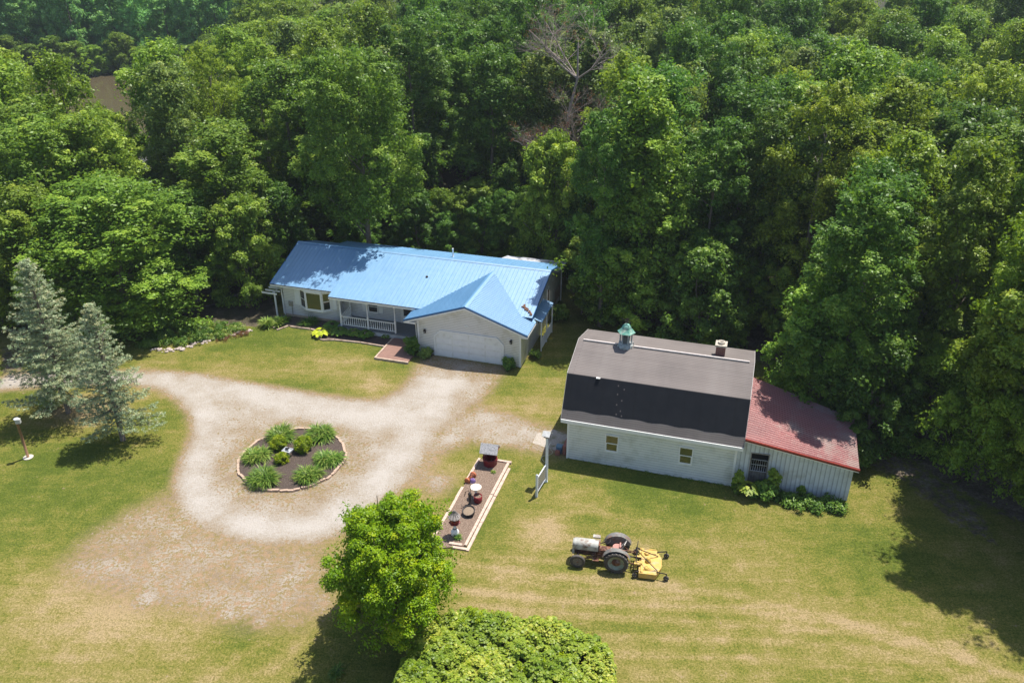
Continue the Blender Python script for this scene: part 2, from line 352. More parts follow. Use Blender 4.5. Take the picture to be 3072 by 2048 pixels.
def attrs(X,Y):
    g1=sdist(GRAV,X,Y); g2=sdist(GRAV2,X,Y); g3=sdist(PATCH,X,Y); wd=sdist(WOOD,X,Y)
    def line(pts,w):
        d=np.full(X.shape,1e9); q=P2(pts)
        for i in range(len(q)-1):
            x0,y0=q[i]; ex,ey=q[i+1]-q[i]; t=np.clip(((X-x0)*ex+(Y-y0)*ey)/(ex*ex+ey*ey),0,1); d=np.minimum(d,np.hypot(X-x0-t*ex,Y-y0-t*ey))
        return np.exp(-(d/w)**2)
    tk=np.maximum.reduce([line([(-100,885),(0,878),(200,868),(370,872),(450,905),(475,960),(455,1030),(435,1090),(450,1150),(520,1195),(620,1215),(730,1205),(820,1150),(890,1080),(930,1020),(985,950),(1040,880),(1060,845)],.95),line([(430,885),(560,905),(720,935),(860,965),(960,960)],1.5),line([(800,935),(900,940),(980,900),(1010,860)],1.3)])
    g=np.maximum.reduce([sm(g1,-.55,.9)*(.70+.42*tk),.70*sm(g2,-1.2,.8),.50*sm(g3,-1.2,1.6)])
    # packed wheel track on the loop
    for px,py,r,a in ((342,1372,.75,.75),(520,1408,.7,.62),(600,1425,.6,.6),(250,1290,.9,.62),(730,1385,.8,.62),(300,1330,.7,.6),(440,1290,1.1,.62),(1000,1110,1.,.62)):
        q=W(px,py); g=np.maximum(g,a*np.exp(-(((X-q.x)**2+(Y-q.y)**2)/(r*r))))
    g=np.maximum(g,.66*line([(1010,960),(1120,985),(1200,1000),(1300,1015)],1.1)); c=np.array([-12.75,40.5]); rr=np.hypot((X-c[0]),(Y-c[1])); ang=np.arctan2(Y-c[1],X-c[0])
    g=g*(1-.26*np.exp(-((rr-3.5)/.9)**2))
    g=np.where(sdist(P2([(925,820),(1160,845),(1150,870),(1010,862),(930,850)]),X,Y)>-.5,g*.72,g)
    dry=np.zeros_like(X)
    for px,py,r,a in [(1700,1290,5,.05),(2000,1450,5,.1),(1500,1450,5,.1),(1250,1210,1.6,.6),(1150,1330,2.2,.45),(1230,1235,1.5,.5),(500,860,3,.35),(800,840,3,.3),(120,1500,6,.3),(300,1400,5,.35),(650,1330,4,.4),(1600,1200,4,.25),(850,880,1.5,.4),(1180,930,3,.2),(1330,1150,1.3,.5),(1630,1470,5,.1),(100,1330,4,.1),(600,1500,3,.15),(880,1130,3,.3),(1320,1490,4,.1),(950,1090,2,.5),(190,960,2.5,.8),(160,935,1.6,.6),(1050,980,3,.3),(480,1300,5,.4)]:
        q=W(px,py); dry+=a*np.exp(-(((X-q.x)**2+(Y-q.y)**2)/(r*r)))
    mow=np.zeros_like(X)
    for pts,w_,a_ in (([(1040,1288),(1150,1308),(1300,1326),(1500,1343),(1700,1370),(1900,1418),(2080,1470)],.42,.55),([(1040,1352),(1200,1372),(1400,1384),(1650,1398),(1900,1424),(2050,1456),(2352,1560)],.38,.6),([(1060,1388),(1400,1417),(1700,1434),(1950,1452),(2200,1500),(2400,1590)],.3,.45),([(1080,1318),(1300,1352),(1500,1366),(1750,1392)],.22,.35),([(1400,1460),(1700,1468),(2000,1490),(2250,1560)],.3,.4),([(1420,1500),(1700,1510),(2000,1540)],.25,.35),([(1050,1270),(1200,1282),(1320,1290)],.3,.4),([(600,1568),(680,1490),(720,1430)],.3,.3),([(480,1568),(560,1500),(640,1460)],.35,.25),([(380,895),(600,920),(800,938)],.3,.25),([(1240,1250),(1260,1190),(1350,1170),(1500,1200)],.25,.3)):
        mow=np.maximum(mow,(a_-.02)*line(pts,w_*.8)); mow=mow-.05*line([(px_,py_+16) for px_,py_ in pts],w_)
    dry+=mow
    for px,py,r,a in [(1330,1200,1.1,.5),(300,1130,3,.3),(30,1130,4,.2),(120,1040,3,.35),(540,1470,1.5,.5),(400,1395,1.2,.4),(560,1440,1.0,.6),(1500,1110,4,.3),(650,770,3,.3),(880,800,2,.3),(1050,1040,2,.2),(1150,1160,2,.2),(2000,1250,4,.15),(1600,1150,2,.2),(200,1120,3,.25)]:
        q=W(px,py); dry-=a*np.exp(-(((X-q.x)**2+(Y-q.y)**2)/(r*r)))
    f=.74*sm(wd,-1.2,1.5)+.26*sm(wd,2,7)
    f=np.maximum(f,.9*sm(sdist(P2([(340,735),(480,700),(620,680),(640,720),(590,750),(450,742),(350,765)]),X,Y),-.6,.4))
    f=np.maximum(f,.55*sm(sdist(P2([(1980,1010),(2100,1060),(2250,1160),(2300,1260),(2180,1200),(2080,1110),(1985,1070)]),X,Y),-.9,.6))
    f=np.maximum(f,.55*sm(sdist(P2([(0,800),(60,770),(60,850),(0,860)]),X,Y),-.6,.4))
    return np.stack([g,np.clip(.375+.7*dry,0,1),f],-1)
def groundmat():
    t=NT('ground'); co=t.coord('Object'); at=t.n('ShaderNodeAttribute',attribute_name='cover').outputs['Color']
    s=t.n('ShaderNodeSeparateColor'); t.l(at,s.inputs[0]); g,dry,wd=s.outputs[0],s.outputs[1],s.outputs[2]
    n1=t.noise(co,.17,5,.62); n2=t.noise(co,1.1,5,.65); n0=t.noise(co,2.8,4,.65); n3=t.noise(co,6.5,4,.7); n4=t.noise(co,13,3,.75)
    st=t.noise(t.mapping(co,scale=(.09,1.0,1),rot=(0,0,R(7))),1,5,.6,1.6)
    def add(x,n,k): return t.math('ADD',x,t.math('MULTIPLY_ADD',n,k,-k/2))
    d=add(add(add(add(add(dry,n1,1.4),n2,1.0),st,.6),n3,.7),n4,.6)
    lawn=t.ramp(d,[(.0,(.084,.118,.015)),(.22,(.122,.148,.021)),(.45,(.180,.178,.032)),(.7,(.255,.215,.062)),(1.,(.35,.27,.12))])
    sh=t.math('ADD',t.math('MULTIPLY',n4,.55),t.math('MULTIPLY',n3,.45)); lawn=t.mix(1.,lawn,t.ramp(sh,[(.33,(.62,.64,.6)),(.5,(.95,.95,.95)),(.66,(1.22,1.22,1.16))]),'MULTIPLY')
    # gravel, with packed pale wheel tracks where the cover value is highest
    gn=t.noise(co,11,5,.75); gl=t.noise(co,.5,5,.65)
    q=add(add(add(t.math('MULTIPLY_ADD',g,.75,-.20),gn,1.1),gl,1.4),n3,.8)
    gc=t.ramp(q,[(.0,(.265,.20,.13)),(.25,(.33,.275,.205)),(.5,(.385,.345,.29)),(.8,(.46,.425,.38))])
    gc=t.mix(t.math('MULTIPLY',t.ramp(t.noise(co,22,2),[(.60,0.),(.70,1.)]),.45),gc,(.20,.15,.11))
    mask=add(add(add(g,n2,1.2),n0,1.0),n3,2.4)
    mk=t.ramp(mask,[(.43,0.),(.57,1.)])
    fr=t.math('MULTIPLY',t.ramp(g,[(.03,0.),(.4,1.)]),.8)
    lawn=t.mix(fr,lawn,t.mix(t.ramp(n0,[(.4,0.),(.6,1.)]),(.33,.225,.125),(.22,.18,.06)))
    lawn=t.mix(1.,lawn,(1.06,1.04,1.18),'MULTIPLY')
    gc=t.mix(1.,gc,(1.0,.99,.93),'MULTIPLY')
    col=t.mix(mk,lawn,gc)
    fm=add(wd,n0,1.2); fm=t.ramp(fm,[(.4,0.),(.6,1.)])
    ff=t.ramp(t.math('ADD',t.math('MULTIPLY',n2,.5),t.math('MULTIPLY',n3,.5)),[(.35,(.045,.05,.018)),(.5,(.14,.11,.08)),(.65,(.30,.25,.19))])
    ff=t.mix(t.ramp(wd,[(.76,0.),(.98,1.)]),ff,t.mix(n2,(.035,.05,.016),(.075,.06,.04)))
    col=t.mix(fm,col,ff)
    col=t.mix(1.,col,(.86,.86,.92),'MULTIPLY')
    t.l(col,t.b.inputs['Base Color']); t.b.inputs['Roughness'].default_value=1; t.b.inputs['Specular IOR Level'].default_value=.08
    t.bump(t.math('ADD',n4,t.math('MULTIPLY',n3,.8)),.7,.07)
    return t.m
GM=groundmat()
def sheet(name,z,mask=None,label=None):
    A=attrs(GX,GY); ny,nx=GX.shape
    V=np.stack([GX.ravel(),GY.ravel(),np.full(GX.size,z)],1)
    idx=np.arange(GX.size).reshape(ny,nx)
    Q=np.stack([idx[:-1,:-1],idx[:-1,1:],idx[1:,1:],idx[1:,:-1]],-1).reshape(-1,4); col=A.reshape(-1,3)
    if mask is not None:
        mk=mask(GX,GY); ok=(mk[:-1,:-1]|mk[:-1,1:]|mk[1:,1:]|mk[1:,:-1]).ravel(); Q=Q[ok]
        u,inv=np.unique(Q,return_inverse=True); V=V[u]; col=col[u]; Q=inv.reshape(-1,4)
    o=npmesh(name,V,Q,GM)
    a=o.data.attributes.new('cover','FLOAT_COLOR','POINT'); a.data.foreach_set('color',np.concatenate([col,np.ones((len(col),1))],1).astype(np.float32).ravel())
    o['kind']='structure'; return o
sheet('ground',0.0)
sheet('driveway',0.004,lambda X,Y:(sdist(GRAV,X,Y)>-.3)|((sdist(GRAV2,X,Y)>0)))
# pond
POND=[(-34,90),(-38,82),(-43,84),(-52,97),(-70,112),(-100,122),(-150,150),(-100,166),(-84,164),(-72,160),(-58,156),(-44,132),(-36,108)]
b=MB(); b.poly([(x,y,.02) for x,y in POND])
t=NT('pond_water'); t.b.inputs['Base Color'].default_value=(.085,.068,.04,1); t.b.inputs['Roughness'].default_value=.12; t.b.inputs['Specular IOR Level'].default_value=.25
t.bump(t.noise(t.coord(),.4,2),.03,.03)
o=b.build('pond',t.m); o['kind']='structure'
PONDA=np.array(POND,float)
exec_after=[]

# ------------------------------------------------------------------ haze
hm=bpy.data.materials.new('haze_air'); hm.use_nodes=True; ht=hm.node_tree
for n_ in list(ht.nodes):
    if n_.type!='OUTPUT_MATERIAL': ht.nodes.remove(n_)
hv_=ht.nodes.new('ShaderNodeVolumePrincipled'); hv_.inputs['Color'].default_value=(.80,.88,1,1); hv_.inputs['Density'].default_value=.00026; hv_.inputs['Anisotropy'].default_value=.3
ht.links.new(hv_.outputs[0],[n_ for n_ in ht.nodes if n_.type=='OUTPUT_MATERIAL'][0].inputs['Volume'])
# ------------------------------------------------------------------ shared building pieces
def slab(mb,p0,p1,p2,p3,th=.06):
    """roof slab from four corner points (top face), thickness down"""
    pts=[Vector(p) for p in (p0,p1,p2,p3)]; i=len(mb.v)
    mb.v+=[tuple(p) for p in pts]+[tuple(p-Vector((0,0,th))) for p in pts]
    for q in((0,1,2,3),(7,6,5,4),(0,4,5,1),(1,5,6,2),(2,6,7,3),(3,7,4,0)): mb.face([i+k for k in q])
def ribs(mb,p0,p1,p2,p3,step=.3,w=.03,h=.016):
    """standing ribs running from edge p0-p1 (eave) to edge p3-p2 (ridge)"""
    p0,p1,p2,p3=[Vector(p) for p in(p0,p1,p2,p3)]
    L=(p1-p0).length; n=max(2,int(L/step)); nn=(p1-p0).cross(p3-p0).normalized()
    if nn.z<0: nn=-nn
    for k in range(n+1):
        t=k/n; a=p0.lerp(p1,t)+nn*.001; c=p3.lerp(p2,t)+nn*.001
        if (c-a).length<.15: continue
        d=(p1-p0).normalized()*w/2
        i=len(mb.v); mb.v+=[tuple(q) for q in(a-d*1.6,a+d*1.6,a+d*.7+nn*h,a-d*.7+nn*h,c-d*1.6,c+d*1.6,c+d*.7+nn*h,c-d*.7+nn*h)]
        for q in((0,1,2,3),(7,6,5,4),(1,5,6,2),(3,2,6,7),(0,3,7,4)): mb.face([i+k2 for k2 in q])
def window(parent,u0,u1,z0,z1,v,name='window',sash=True,fw=.06,depth=.05,label=None):
    """window in a wall facing -v"""
    b=MB(); d=depth
    b.box(u0-fw,u1+fw,v-d,v+.02,z1,z1+fw); b.box(u0-fw,u1+fw,v-d,v+.02,z0-fw,z0)
    b.box(u0-fw,u0,v-d,v+.02,z0,z1); b.box(u1,u1+fw,v-d,v+.02,z0,z1)
    w_=b.build(name,TRIM,parent)
    if label: w_['label']=label
    b=MB(); m=(z0+z1)/2
    if sash:
        b.box(u0,u1,v-d*.7,v-.005,m-.025,m+.025)
        b.box(u0,u0+.035,v-d*.6,v-.005,z0,m-.025); b.box(u1-.035,u1,v-d*.6,v-.005,z0,m-.025)
        b.box(u0+.035,u1-.035,v-d*.6,v-.005,z0,z0+.035)
        b.build('sash',TRIM,w_)
    b=MB()
    if sash: b.box(u0,u1,v-.016,v+.012,m+.025,z1); b.box(u0+.035,u1-.035,v-.012,v+.012,z0+.035,m-.025)
    else: b.box(u0,u1,v-.014,v+.012,z0,z1)
    b.build('pane',GLASS,w_)
    return w_
# ------------------------------------------------------------------ BARN
BO=W(*[c/K for c in (1660+112/2.852,950+1207/2.852)]); BA=R(-16.55)
barn=thing('barn','white barn with brown gambrel roof, black tar paper band, green cupola and brick chimney','barn',BO,BA)
WB,DB=9.45,7.6
b=MB(); b.prism([(0,-.1),(DB,-.1),(DB,2.75),(6.6,4.98),(3.8,5.74),(1.0,4.98),(0,2.75)],0,0,WB)
b.build('wall',SIDE,barn)
for u in(0,WB-.1): MB().box(u-.012,u+.112,-.02,.1,-.08,2.72).build('corner_board',TRIM,barn)
outer=[(-.35,2.85),(.95,5.15),(3.8,5.92),(6.65,5.15),(7.95,2.85)]
b=MB(); inner=[(7.86,2.80),(6.6,5.06),(3.8,5.82),(1.0,5.06),(-.26,2.80)]
b.prism(outer+inner,0,-.32,9.74)
roof=b.build('roof',SHING,barn)
rng=random.Random(4)
# tar paper band with a ragged lower edge
b=MB(); nseg=46; off=.006
def sl(t,o=off): # t from break(0) to eave(1)
    v=.95+(-.35-.95)*t; z=5.15+(2.85-5.15)*t; return v-o*.87,z+o*.49
for k in range(nseg):
    ua=-.325+(10.07)*k/nseg; ub=-.325+10.07*(k+1)/nseg
    ta=.775+.012*math.sin(k*.9)+rng.uniform(-.004,.004); tb=.775+.012*math.sin((k+1)*.9)
    top=.012+.01*math.sin(k*.5)
    p=[(ua,*sl(ta)),(ub,*sl(tb)),(ub,*sl(.012)),(ua,*sl(.012))]; b.poly(p)
b.build('tar_paper',TAR,roof)
for (u,t,l) in [(2.6,.1,.12),(2.95,.16,.1),(2.62,.28,.12),(2.9,.4,.08),(2.65,.5,.09),(2.9,.62,.1),(2.7,.7,.08),(3.0,.72,.09)]:
    b=MB(); v,z=sl(t,.012); v2,z2=sl(t+.035,.012); b.poly([(u,v2,z2),(u+.07,v2,z2),(u+.07,v,z),(u,v,z)])
    b.build('shingle_scrap',pm('shingle_scrap',(.12,.10,.10)),roof)
b=MB(); v,z=sl(.02,.03)
for u in(1.35,):
    b.box(u,u+.22,v-.06,v+.08,z-.02,z+.03)
b.build('roof_patch',TRIM,roof)
b=MB()
b.box(-.32,9.74,-.40,-.352,2.66,2.87); b.box(-.32,9.74,7.955,8.0,2.66,2.87)
b.box(-.31,9.73,-.352,-.002,2.655,2.672)
b.build('fascia',TRIM,barn)
for u in(-.345,9.742):
    b=MB()
    for (p,q) in zip(outer[:-1],outer[1:]):
        i=len(b.v)
        for uu in(u,u+.022):
            b.v+=[(uu,p[0],p[1]+.01),(uu,q[0],q[1]+.01),(uu,q[0],q[1]-.16),(uu,p[0],p[1]-.16)]
        for q2 in((0,1,2,3),(7,6,5,4),(0,4,5,1),(3,2,6,7)): b.face([i+k for k in q2])
    b.build('rake_board',pm('rake_grey',(.45,.43,.41)),barn)
b=MB(); b.box(-.02,1.95,3.66,3.76,5.90,5.975); b.box(2.95,9.47,3.66,3.76,5.90,5.975)
b.build('ridge_vent',pm('ridge_white',(.55,.50,.48)),roof)
window(barn,2.27,2.93,1.02,2.04,-.001); window(barn,6.42,7.08,1.02,2.04,-.001)
# chimney
b=MB(); b.box(7.55,8.08,4.12,4.66,5.2,6.42); ch=b.build('chimney',BRICK,roof)
b=MB(); b.box(7.49,8.14,4.06,4.72,6.42,6.52); b.lathe([(.2,0),(.2,.12),(.14,.12),(.14,-.05)],18,(7.815,4.39,6.52)); b.build('chimney_cap',CONC,roof)
b=MB(); b.lathe([(.0,0),(.13,0.)],18,(7.815,4.39,6.53)); b.build('flue_opening',DARK,roof)
# cupola
cu=(2.45,3.82)
b=MB()
def hexp(r,z,rot=0): return [(cu[0]+r*math.cos(R(60*k+rot)),cu[1]+r*math.sin(R(60*k+rot)),z) for k in range(6)]
b.lathe([(.50,5.55),(.50,5.86),(.44,5.95),(.37,6.0),(.35,6.06)],6,(cu[0],cu[1],0),smooth=False)
for k in range(6):
    x,y,_=hexp(.335,0)[k]; b.tube([(x,y,6.04),(x,y,6.72)],.045,6)
b.lathe([(.36,6.66),(.38,6.76)],6,(cu[0],cu[1],0),smooth=False)
for k in range(6):     # scalloped skirt brackets
    x,y,_=hexp(.47,0,30)[k]; b.box(x-.025,x+.025,y-.025,y+.025,5.75,6.02)
cup=b.build('cupola',CUPW,barn)
b=MB(); b.lathe([(.22,6.05),(.22,6.68)],6,(cu[0],cu[1],0),smooth=False); b.build('cupola_dark_core',pm('cupola_dark_core',(.05,.06,.07),(.16,.18,.19),3),cup)  # dark core stands in for the shaded openings between the posts
b=MB(); b.lathe([(.52,6.74),(.53,6.76),(.40,6.86),(.30,6.98),(.25,7.12),(.17,7.22),(.0,7.28)],6,(cu[0],cu[1],0),smooth=False); b.build('cupola_roof',VERD,cup)
b=MB(); b.tube([(cu[0],cu[1],7.25),(cu[0],cu[1],7.62)],.014,6)
b.tube([(cu[0]-.28,cu[1]+.1,7.5),(cu[0]+.25,cu[1]-.1,7.46)],.012,6); b.tube([(cu[0]-.1,cu[1]-.22,7.4),(cu[0]+.1,cu[1]+.22,7.4)],.012,6); b.tube([(cu[0]-.2,cu[1]+.08,7.4),(cu[0]+.2,cu[1]-.08,7.4)],.012,6)
b.poly([(cu[0]-.36,cu[1]+.13,7.5),(cu[0]-.26,cu[1]+.09,7.56),(cu[0]-.26,cu[1]+.09,7.44)]); b.box(cu[0]-.08,cu[0]+.1,cu[1]-.01,cu[1]+.01,7.52,7.62)
b.build('weather_vane',IRON,cup)
# ------------------------------------------------------------------ LEAN-TO SHED (same local frame)
BWALL=pm('board_siding',(.60,.64,.66),(.54,.58,.6),2,.6,lines=(0,.235,.75),c3=(.46,.48,.46),c3s=1.5)
shed=thing('lean_to_shed','low white board-sided lean-to shed with a worn red metal roof beside the barn','shed',BO,BA)
def fv(u): return .03+.47*(u-9.45)/6.1
def rz(u): return 3.40-(u-9.5)*.183
b=MB()
ua,ub=9.47,15.5
def wallseg(u0,u1,z0,z1f=None):
    za=(rz(u0)-.1 if z1f is None else z1f); zb=(rz(u1)-.1 if z1f is None else z1f)
    v0,v1=fv(u0),fv(u1)
    i=len(b.v); b.v+=[(u0,v0,z0),(u1,v1,z0),(u1,v1,zb),(u0,v0,za),(u0,v0+.12,z0),(u1,v1+.12,z0),(u1,v1+.12,zb),(u0,v0+.12,za)]
    for q in((0,1,2,3),(7,6,5,4),(0,4,5,1),(3,2,6,7),(0,3,7,4),(1,5,6,2)): b.face([i+k for k in q])
wallseg(ua,10.22,-.1); wallseg(11.12,ub,-.1); wallseg(10.22,11.12,2.33)
b.prism([(15.38,fv(15.5)+.121),(15.5,fv(15.5)+.121),(15.5,5.2),(15.38,5.2)],2,-.1,rz(15.5)-.1)
b.prism([(9.5,6.3),(9.5,6.42),(15.5,5.2),(15.5,5.08)],2,-.1,rz(15.5)-.12)
b.build('wall',BWALL,shed)
b=MB(); A=(9.76,-.24,rz(9.76)); Bp=(15.72,.2,rz(15.72)); Cp=(15.76,5.35,rz(15.76)); Dp=(9.76,6.7,rz(9.76)); slab(b,A,Bp,Cp,Dp,.05); ribs(b,A,Dp,Cp,Bp,.23,.05,.028)
b.build('roof',RED,shed)
b=MB()
i=len(b.v); e=.03
b.v+=[(9.76,-.28,A[2]+.03),(15.75,.16,Bp[2]+.03),(15.75,.16,Bp[2]-.1),(9.76,-.28,A[2]-.1),(9.76,-.15,A[2]+.032),(15.75,.29,Bp[2]+.032),(15.75,.2,Bp[2]-.1),(9.76,-.24,A[2]-.1)]
for q in((0,1,2,3),(0,4,5,1),(3,2,6,7)): b.face([i+k for k in q])
b.build('roof_edge_trim',REDT,shed)
b=MB(); i=0
b.v+=[(9.78,-.235,A[2]-.105),(15.72,.2,Bp[2]-.105),(15.72,.2,Bp[2]-.17),(9.78,-.235,A[2]-.17),(9.78,.02,A[2]-.105),(15.72,.48,Bp[2]-.105),(15.72,.48,Bp[2]-.17),(9.78,.02,A[2]-.17)]
for q in((0,1,2,3),(3,2,6,7),(7,6,5,4),(0,3,7,4),(1,5,6,2)): b.face(list(q))
b.build('fascia',TRIM,shed)
b=MB(); b.box(10.24,11.10,fv(10.6)+.07,fv(10.6)+.10,0,1.15); b.build('door',pm('grey_planks',(.2,.19,.17),(.12,.11,.1),5,.9,lines=(0,.14,.6)),shed)
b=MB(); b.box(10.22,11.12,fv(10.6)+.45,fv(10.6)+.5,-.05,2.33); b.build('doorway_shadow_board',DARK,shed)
b=MB(); v=fv(10.6)+.0
for z in(1.2,1.62,1.95): b.tube([(10.24,v,z),(11.1,v+.03,z)],.018,6)
for k in range(8): u=10.27+k*.115; b.tube([(u,v,1.2),(u,v,1.95)],.012,5)
b.build('gate_bars',GALV,shed)
b=MB(); b.box(10.17,10.22,fv(10.2)-.03,fv(10.2)+.1,0,2.36); b.box(11.12,11.16,fv(11.12)-.03,fv(11.12)+.1,0,2.36); b.box(10.17,11.16,fv(10.6)-.05,fv(10.6)+.06,2.36,2.40)
b.build('door_frame',pm('old_frame',(.3,.27,.24)),shed)
# ------------------------------------------------------------------ HOUSE
HO=W(*[c/K for c in (1180+1395/3.646,700+1465/3.646)]); HA=R(-16.6)
house=thing('ranch_house','long pale ranch house with a blue metal roof, railed front porch and attached garage','house',HO,HA)
GW=7.62
b=MB()
b.prism([(-GW,-.05),(0,-.05),(0,2.62),(-3.9,4.02),(-GW,2.62)],1,0,3.28)           # garage block
b.box(-7.62,0,3.28,9.5,-.05,2.9)                                                   # main block right
b.prism([(2.65,.22),(9.5,.22),(9.5,3.55),(6.95,4.38),(2.65,2.85)],0,-20.0,-15.15)       # main block left
b.prism([(3.3,.0),(9.5,.0),(9.5,3.55),(6.95,4.38),(3.3,3.2)],0,-15.15,-7.62)
b.prism([(1.6,2.6),(9.5,2.6),(9.5,3.6),(6.95,4.38),(2.0,3.02)],0,-1.5,-.001)
b.box(-5.2,-.1,9.5,11.6,-.05,2.95)
wall=b.build('wall',SIDEG,house)
b=MB(); b.box(-20.03,-15.12,2.62,9.5,-.1,.22); b.build('foundation',pm('tan_foundation',(.45,.36,.27),(.36,.28,.2),4),house)
b=MB()
for u,v in((-20.0,2.63),(-GW,-.02),(-.1,-.02)):
    MB().box(u-.015,u+.115,v-.01,v+.1,.22 if u<-19 else -.03,2.8 if u<-19 else 2.6).build('corner_board',TRIM,house)
MB().box(-15.16,-15.06,2.63,2.75,.2,2.9).build('corner_board',TRIM,house)
# roofs
zB=lambda v:2.90+.278*(v-1.2)
rv,rzz=6.95,4.50
b=MB()
A0=(-20.6,2.2,2.84);A1=(-15.0,2.2,2.84);A2=(-15.0,rv,rzz-.01);A3=(-20.6,rv,rzz-.01); slab(b,A0,A1,A2,A3,.05); ribs(b,A0,A1,A2,A3,.3)
B0=(-15.15,1.2,2.90);B1=(.3,1.2,2.90);B2=(.3,rv,rzz);B3=(-15.15,rv,rzz)
B0b=(-15.15,1.2,2.90);B1b=(-7.2,1.2,2.90);B2b=(-7.2,rv,rzz)
slab(b,B0,B1b,B2b,B3,.05); ribs(b,B0,B1b,B2b,B3,.3)
C0=(-7.2,1.75,zB(1.75));C1=(.3,1.75,zB(1.75)); slab(b,C0,C1,(.3,rv,rzz),(-7.2,rv,rzz),.05); ribs(b,C0,C1,(.3,rv,rzz),(-7.2,rv,rzz),.3)
# rear slopes
slab(b,(-20.6,rv,rzz-.012),(-17.6,rv,rzz-.012),(-17.6,9.9,3.5),(-20.6,9.9,3.5),.05)
D0=(-17.6,rv,rzz-.004);D1=(.3,rv,rzz-.004);D2=(.3,9.8,3.86);D3=(-17.6,9.6,3.9); slab(b,D0,D1,D2,D3,.05); ribs(b,D0,D1,D2,D3,.3)
mroof=b.build('roof',BLUE,house)
b=MB()   # ridge cap
i=0
for (u0,u1) in((-20.62,.32),):
    b.v+=[(u0,rv-.16,rzz-.02),(u1,rv-.16,rzz-.02),(u1,rv,rzz+.05),(u0,rv,rzz+.05),(u1,rv+.16,rzz-.0),(u0,rv+.16,rzz-.0)]
    b.face([0,1,2,3]); b.face([3,2,4,5])
b.build('ridge_cap',BLUE,mroof)
b=MB()  # dark blue rake trims
def rake(u,p,q,w=.03,h=.13):
    i=len(b.v)
    for uu in(u-w/2,u+w/2): b.v+=[(uu,p[0],p[1]+.035),(uu,q[0],q[1]+.035),(uu,q[0],q[1]-h),(uu,p[0],p[1]-h)]
    for f_ in((0,1,2,3),(7,6,5,4),(0,4,5,1),(3,2,6,7),(0,3,7,4),(1,5,6,2)): b.face([i+k for k in f_])
rake(-20.62,(2.2,2.84),(rv,rzz)); rake(-20.62,(rv,rzz),(9.9,3.5)); b.build('rake_trim',BLUET,mroof); b=MB(); rake(.32,(1.75,zB(1.75)),(rv,rzz)); rake(.32,(rv,rzz),(9.8,3.86)); b.build('rake_trim',BLUET,mroof)
# garage roof
b=MB(); gr=4.27; gu=-3.92; ge=2.66
G0=(-8.5,-.34,ge);G1=(gu,-.34,gr);G2=(gu,6.15,gr);G3=(-8.5,1.25,ge)
gs=(gr-ge)/(gu+8.5)
slab(b,(-8.5,-.34,ge),(gu,-.34,gr),(gu,6.1,gr),(-8.5,1.9,ge),.05)
slab(b,(gu,-.34,gr),(.55,-.34,ge+.03),(.55,1.9,ge+.03),(gu,6.1,gr),.05)
# ribs run up the slope
def ribs_uv(u0,z0,u1,z1,v0,vend):
    n=int((6.1-v0)/.23)
    for k in range(n):
        v=v0+.1+k*.23
        # slope meets the main roof at z=zB(v): clip
        zm=zB(v) if v>1.75 else -9
        if zm>=z1-.02: break
        t0=0 if zm<z0 else (zm-z0)/(z1-z0)
        ua=u0+(u1-u0)*t0; za=z0+(z1-z0)*t0
        a=Vector((ua,v,za)); c=Vector((u1,v,z1)); nn=Vector((-(z1-z0),0,(u1-u0))).normalized()
        if nn.z<0: nn=-nn
        d=Vector((0,.028,0)); i=len(b.v); a=a+nn*.001;c=c+nn*.001
        b.v+=[tuple(q) for q in(a-d,a+d,a+d*.45+nn*.03,a-d*.45+nn*.03,c-d,c+d,c+d*.45+nn*.03,c-d*.45+nn*.03)]
        for q in((0,1,2,3),(7,6,5,4),(1,5,6,2),(3,2,6,7),(0,3,7,4)): b.face([i+k2 for k2 in q])
ribs_uv(-8.5,ge,gu,gr,-.34,1.9); ribs_uv(.55,ge+.03,gu,gr,-.34,1.9)
groof=b.build('garage_roof',BLUE,house)
b=MB(); b.v+=[(gu-.2,-.36,gr-.035),(gu,-.36,gr+.05),(gu+.2,-.36,gr-.035),(gu-.2,5.7,gr-.035),(gu,6.2,gr+.05),(gu+.2,5.7,gr-.035)]; b.face([0,1,4,3]); b.face([1,2,5,4]); b.build('ridge_cap',BLUE,groof)
b=MB()
for (p,q) in(((-8.53,ge-.01),(gu,gr)),((gu,gr),(.58,ge+.02))):
    i=len(b.v)
    for v in(-.385,-.345): b.v+=[(p[0],v,p[1]+.035),(q[0],v,q[1]+.035),(q[0],v,q[1]-.10),(p[0],v,p[1]-.10)]
    for f_ in((0,1,2,3),(7,6,5,4),(0,4,5,1),(3,2,6,7)): b.face([i+k for k in f_])
b.build('gable_trim',BLUET,groof)
b=MB()
for (p,q) in(((-8.50,ge-.01),(gu,gr)),((gu,gr),(.55,ge+.02))):
    i=len(b.v)
    for v in(-.375,-.005): b.v+=[(p[0],v,p[1]-.104),(q[0],v,q[1]-.104),(q[0],v,q[1]-.22),(p[0],v,p[1]-.22)]
    for f_ in((0,1,2,3),(7,6,5,4),(0,4,5,1),(3,2,6,7)): b.face([i+k for k in f_])
b.box(-8.5,-7.64,-.37,1.3,2.44,2.56); b.box(.12,.55,-.37,1.9,2.46,2.57)
b.build('soffit',TRIM,house)
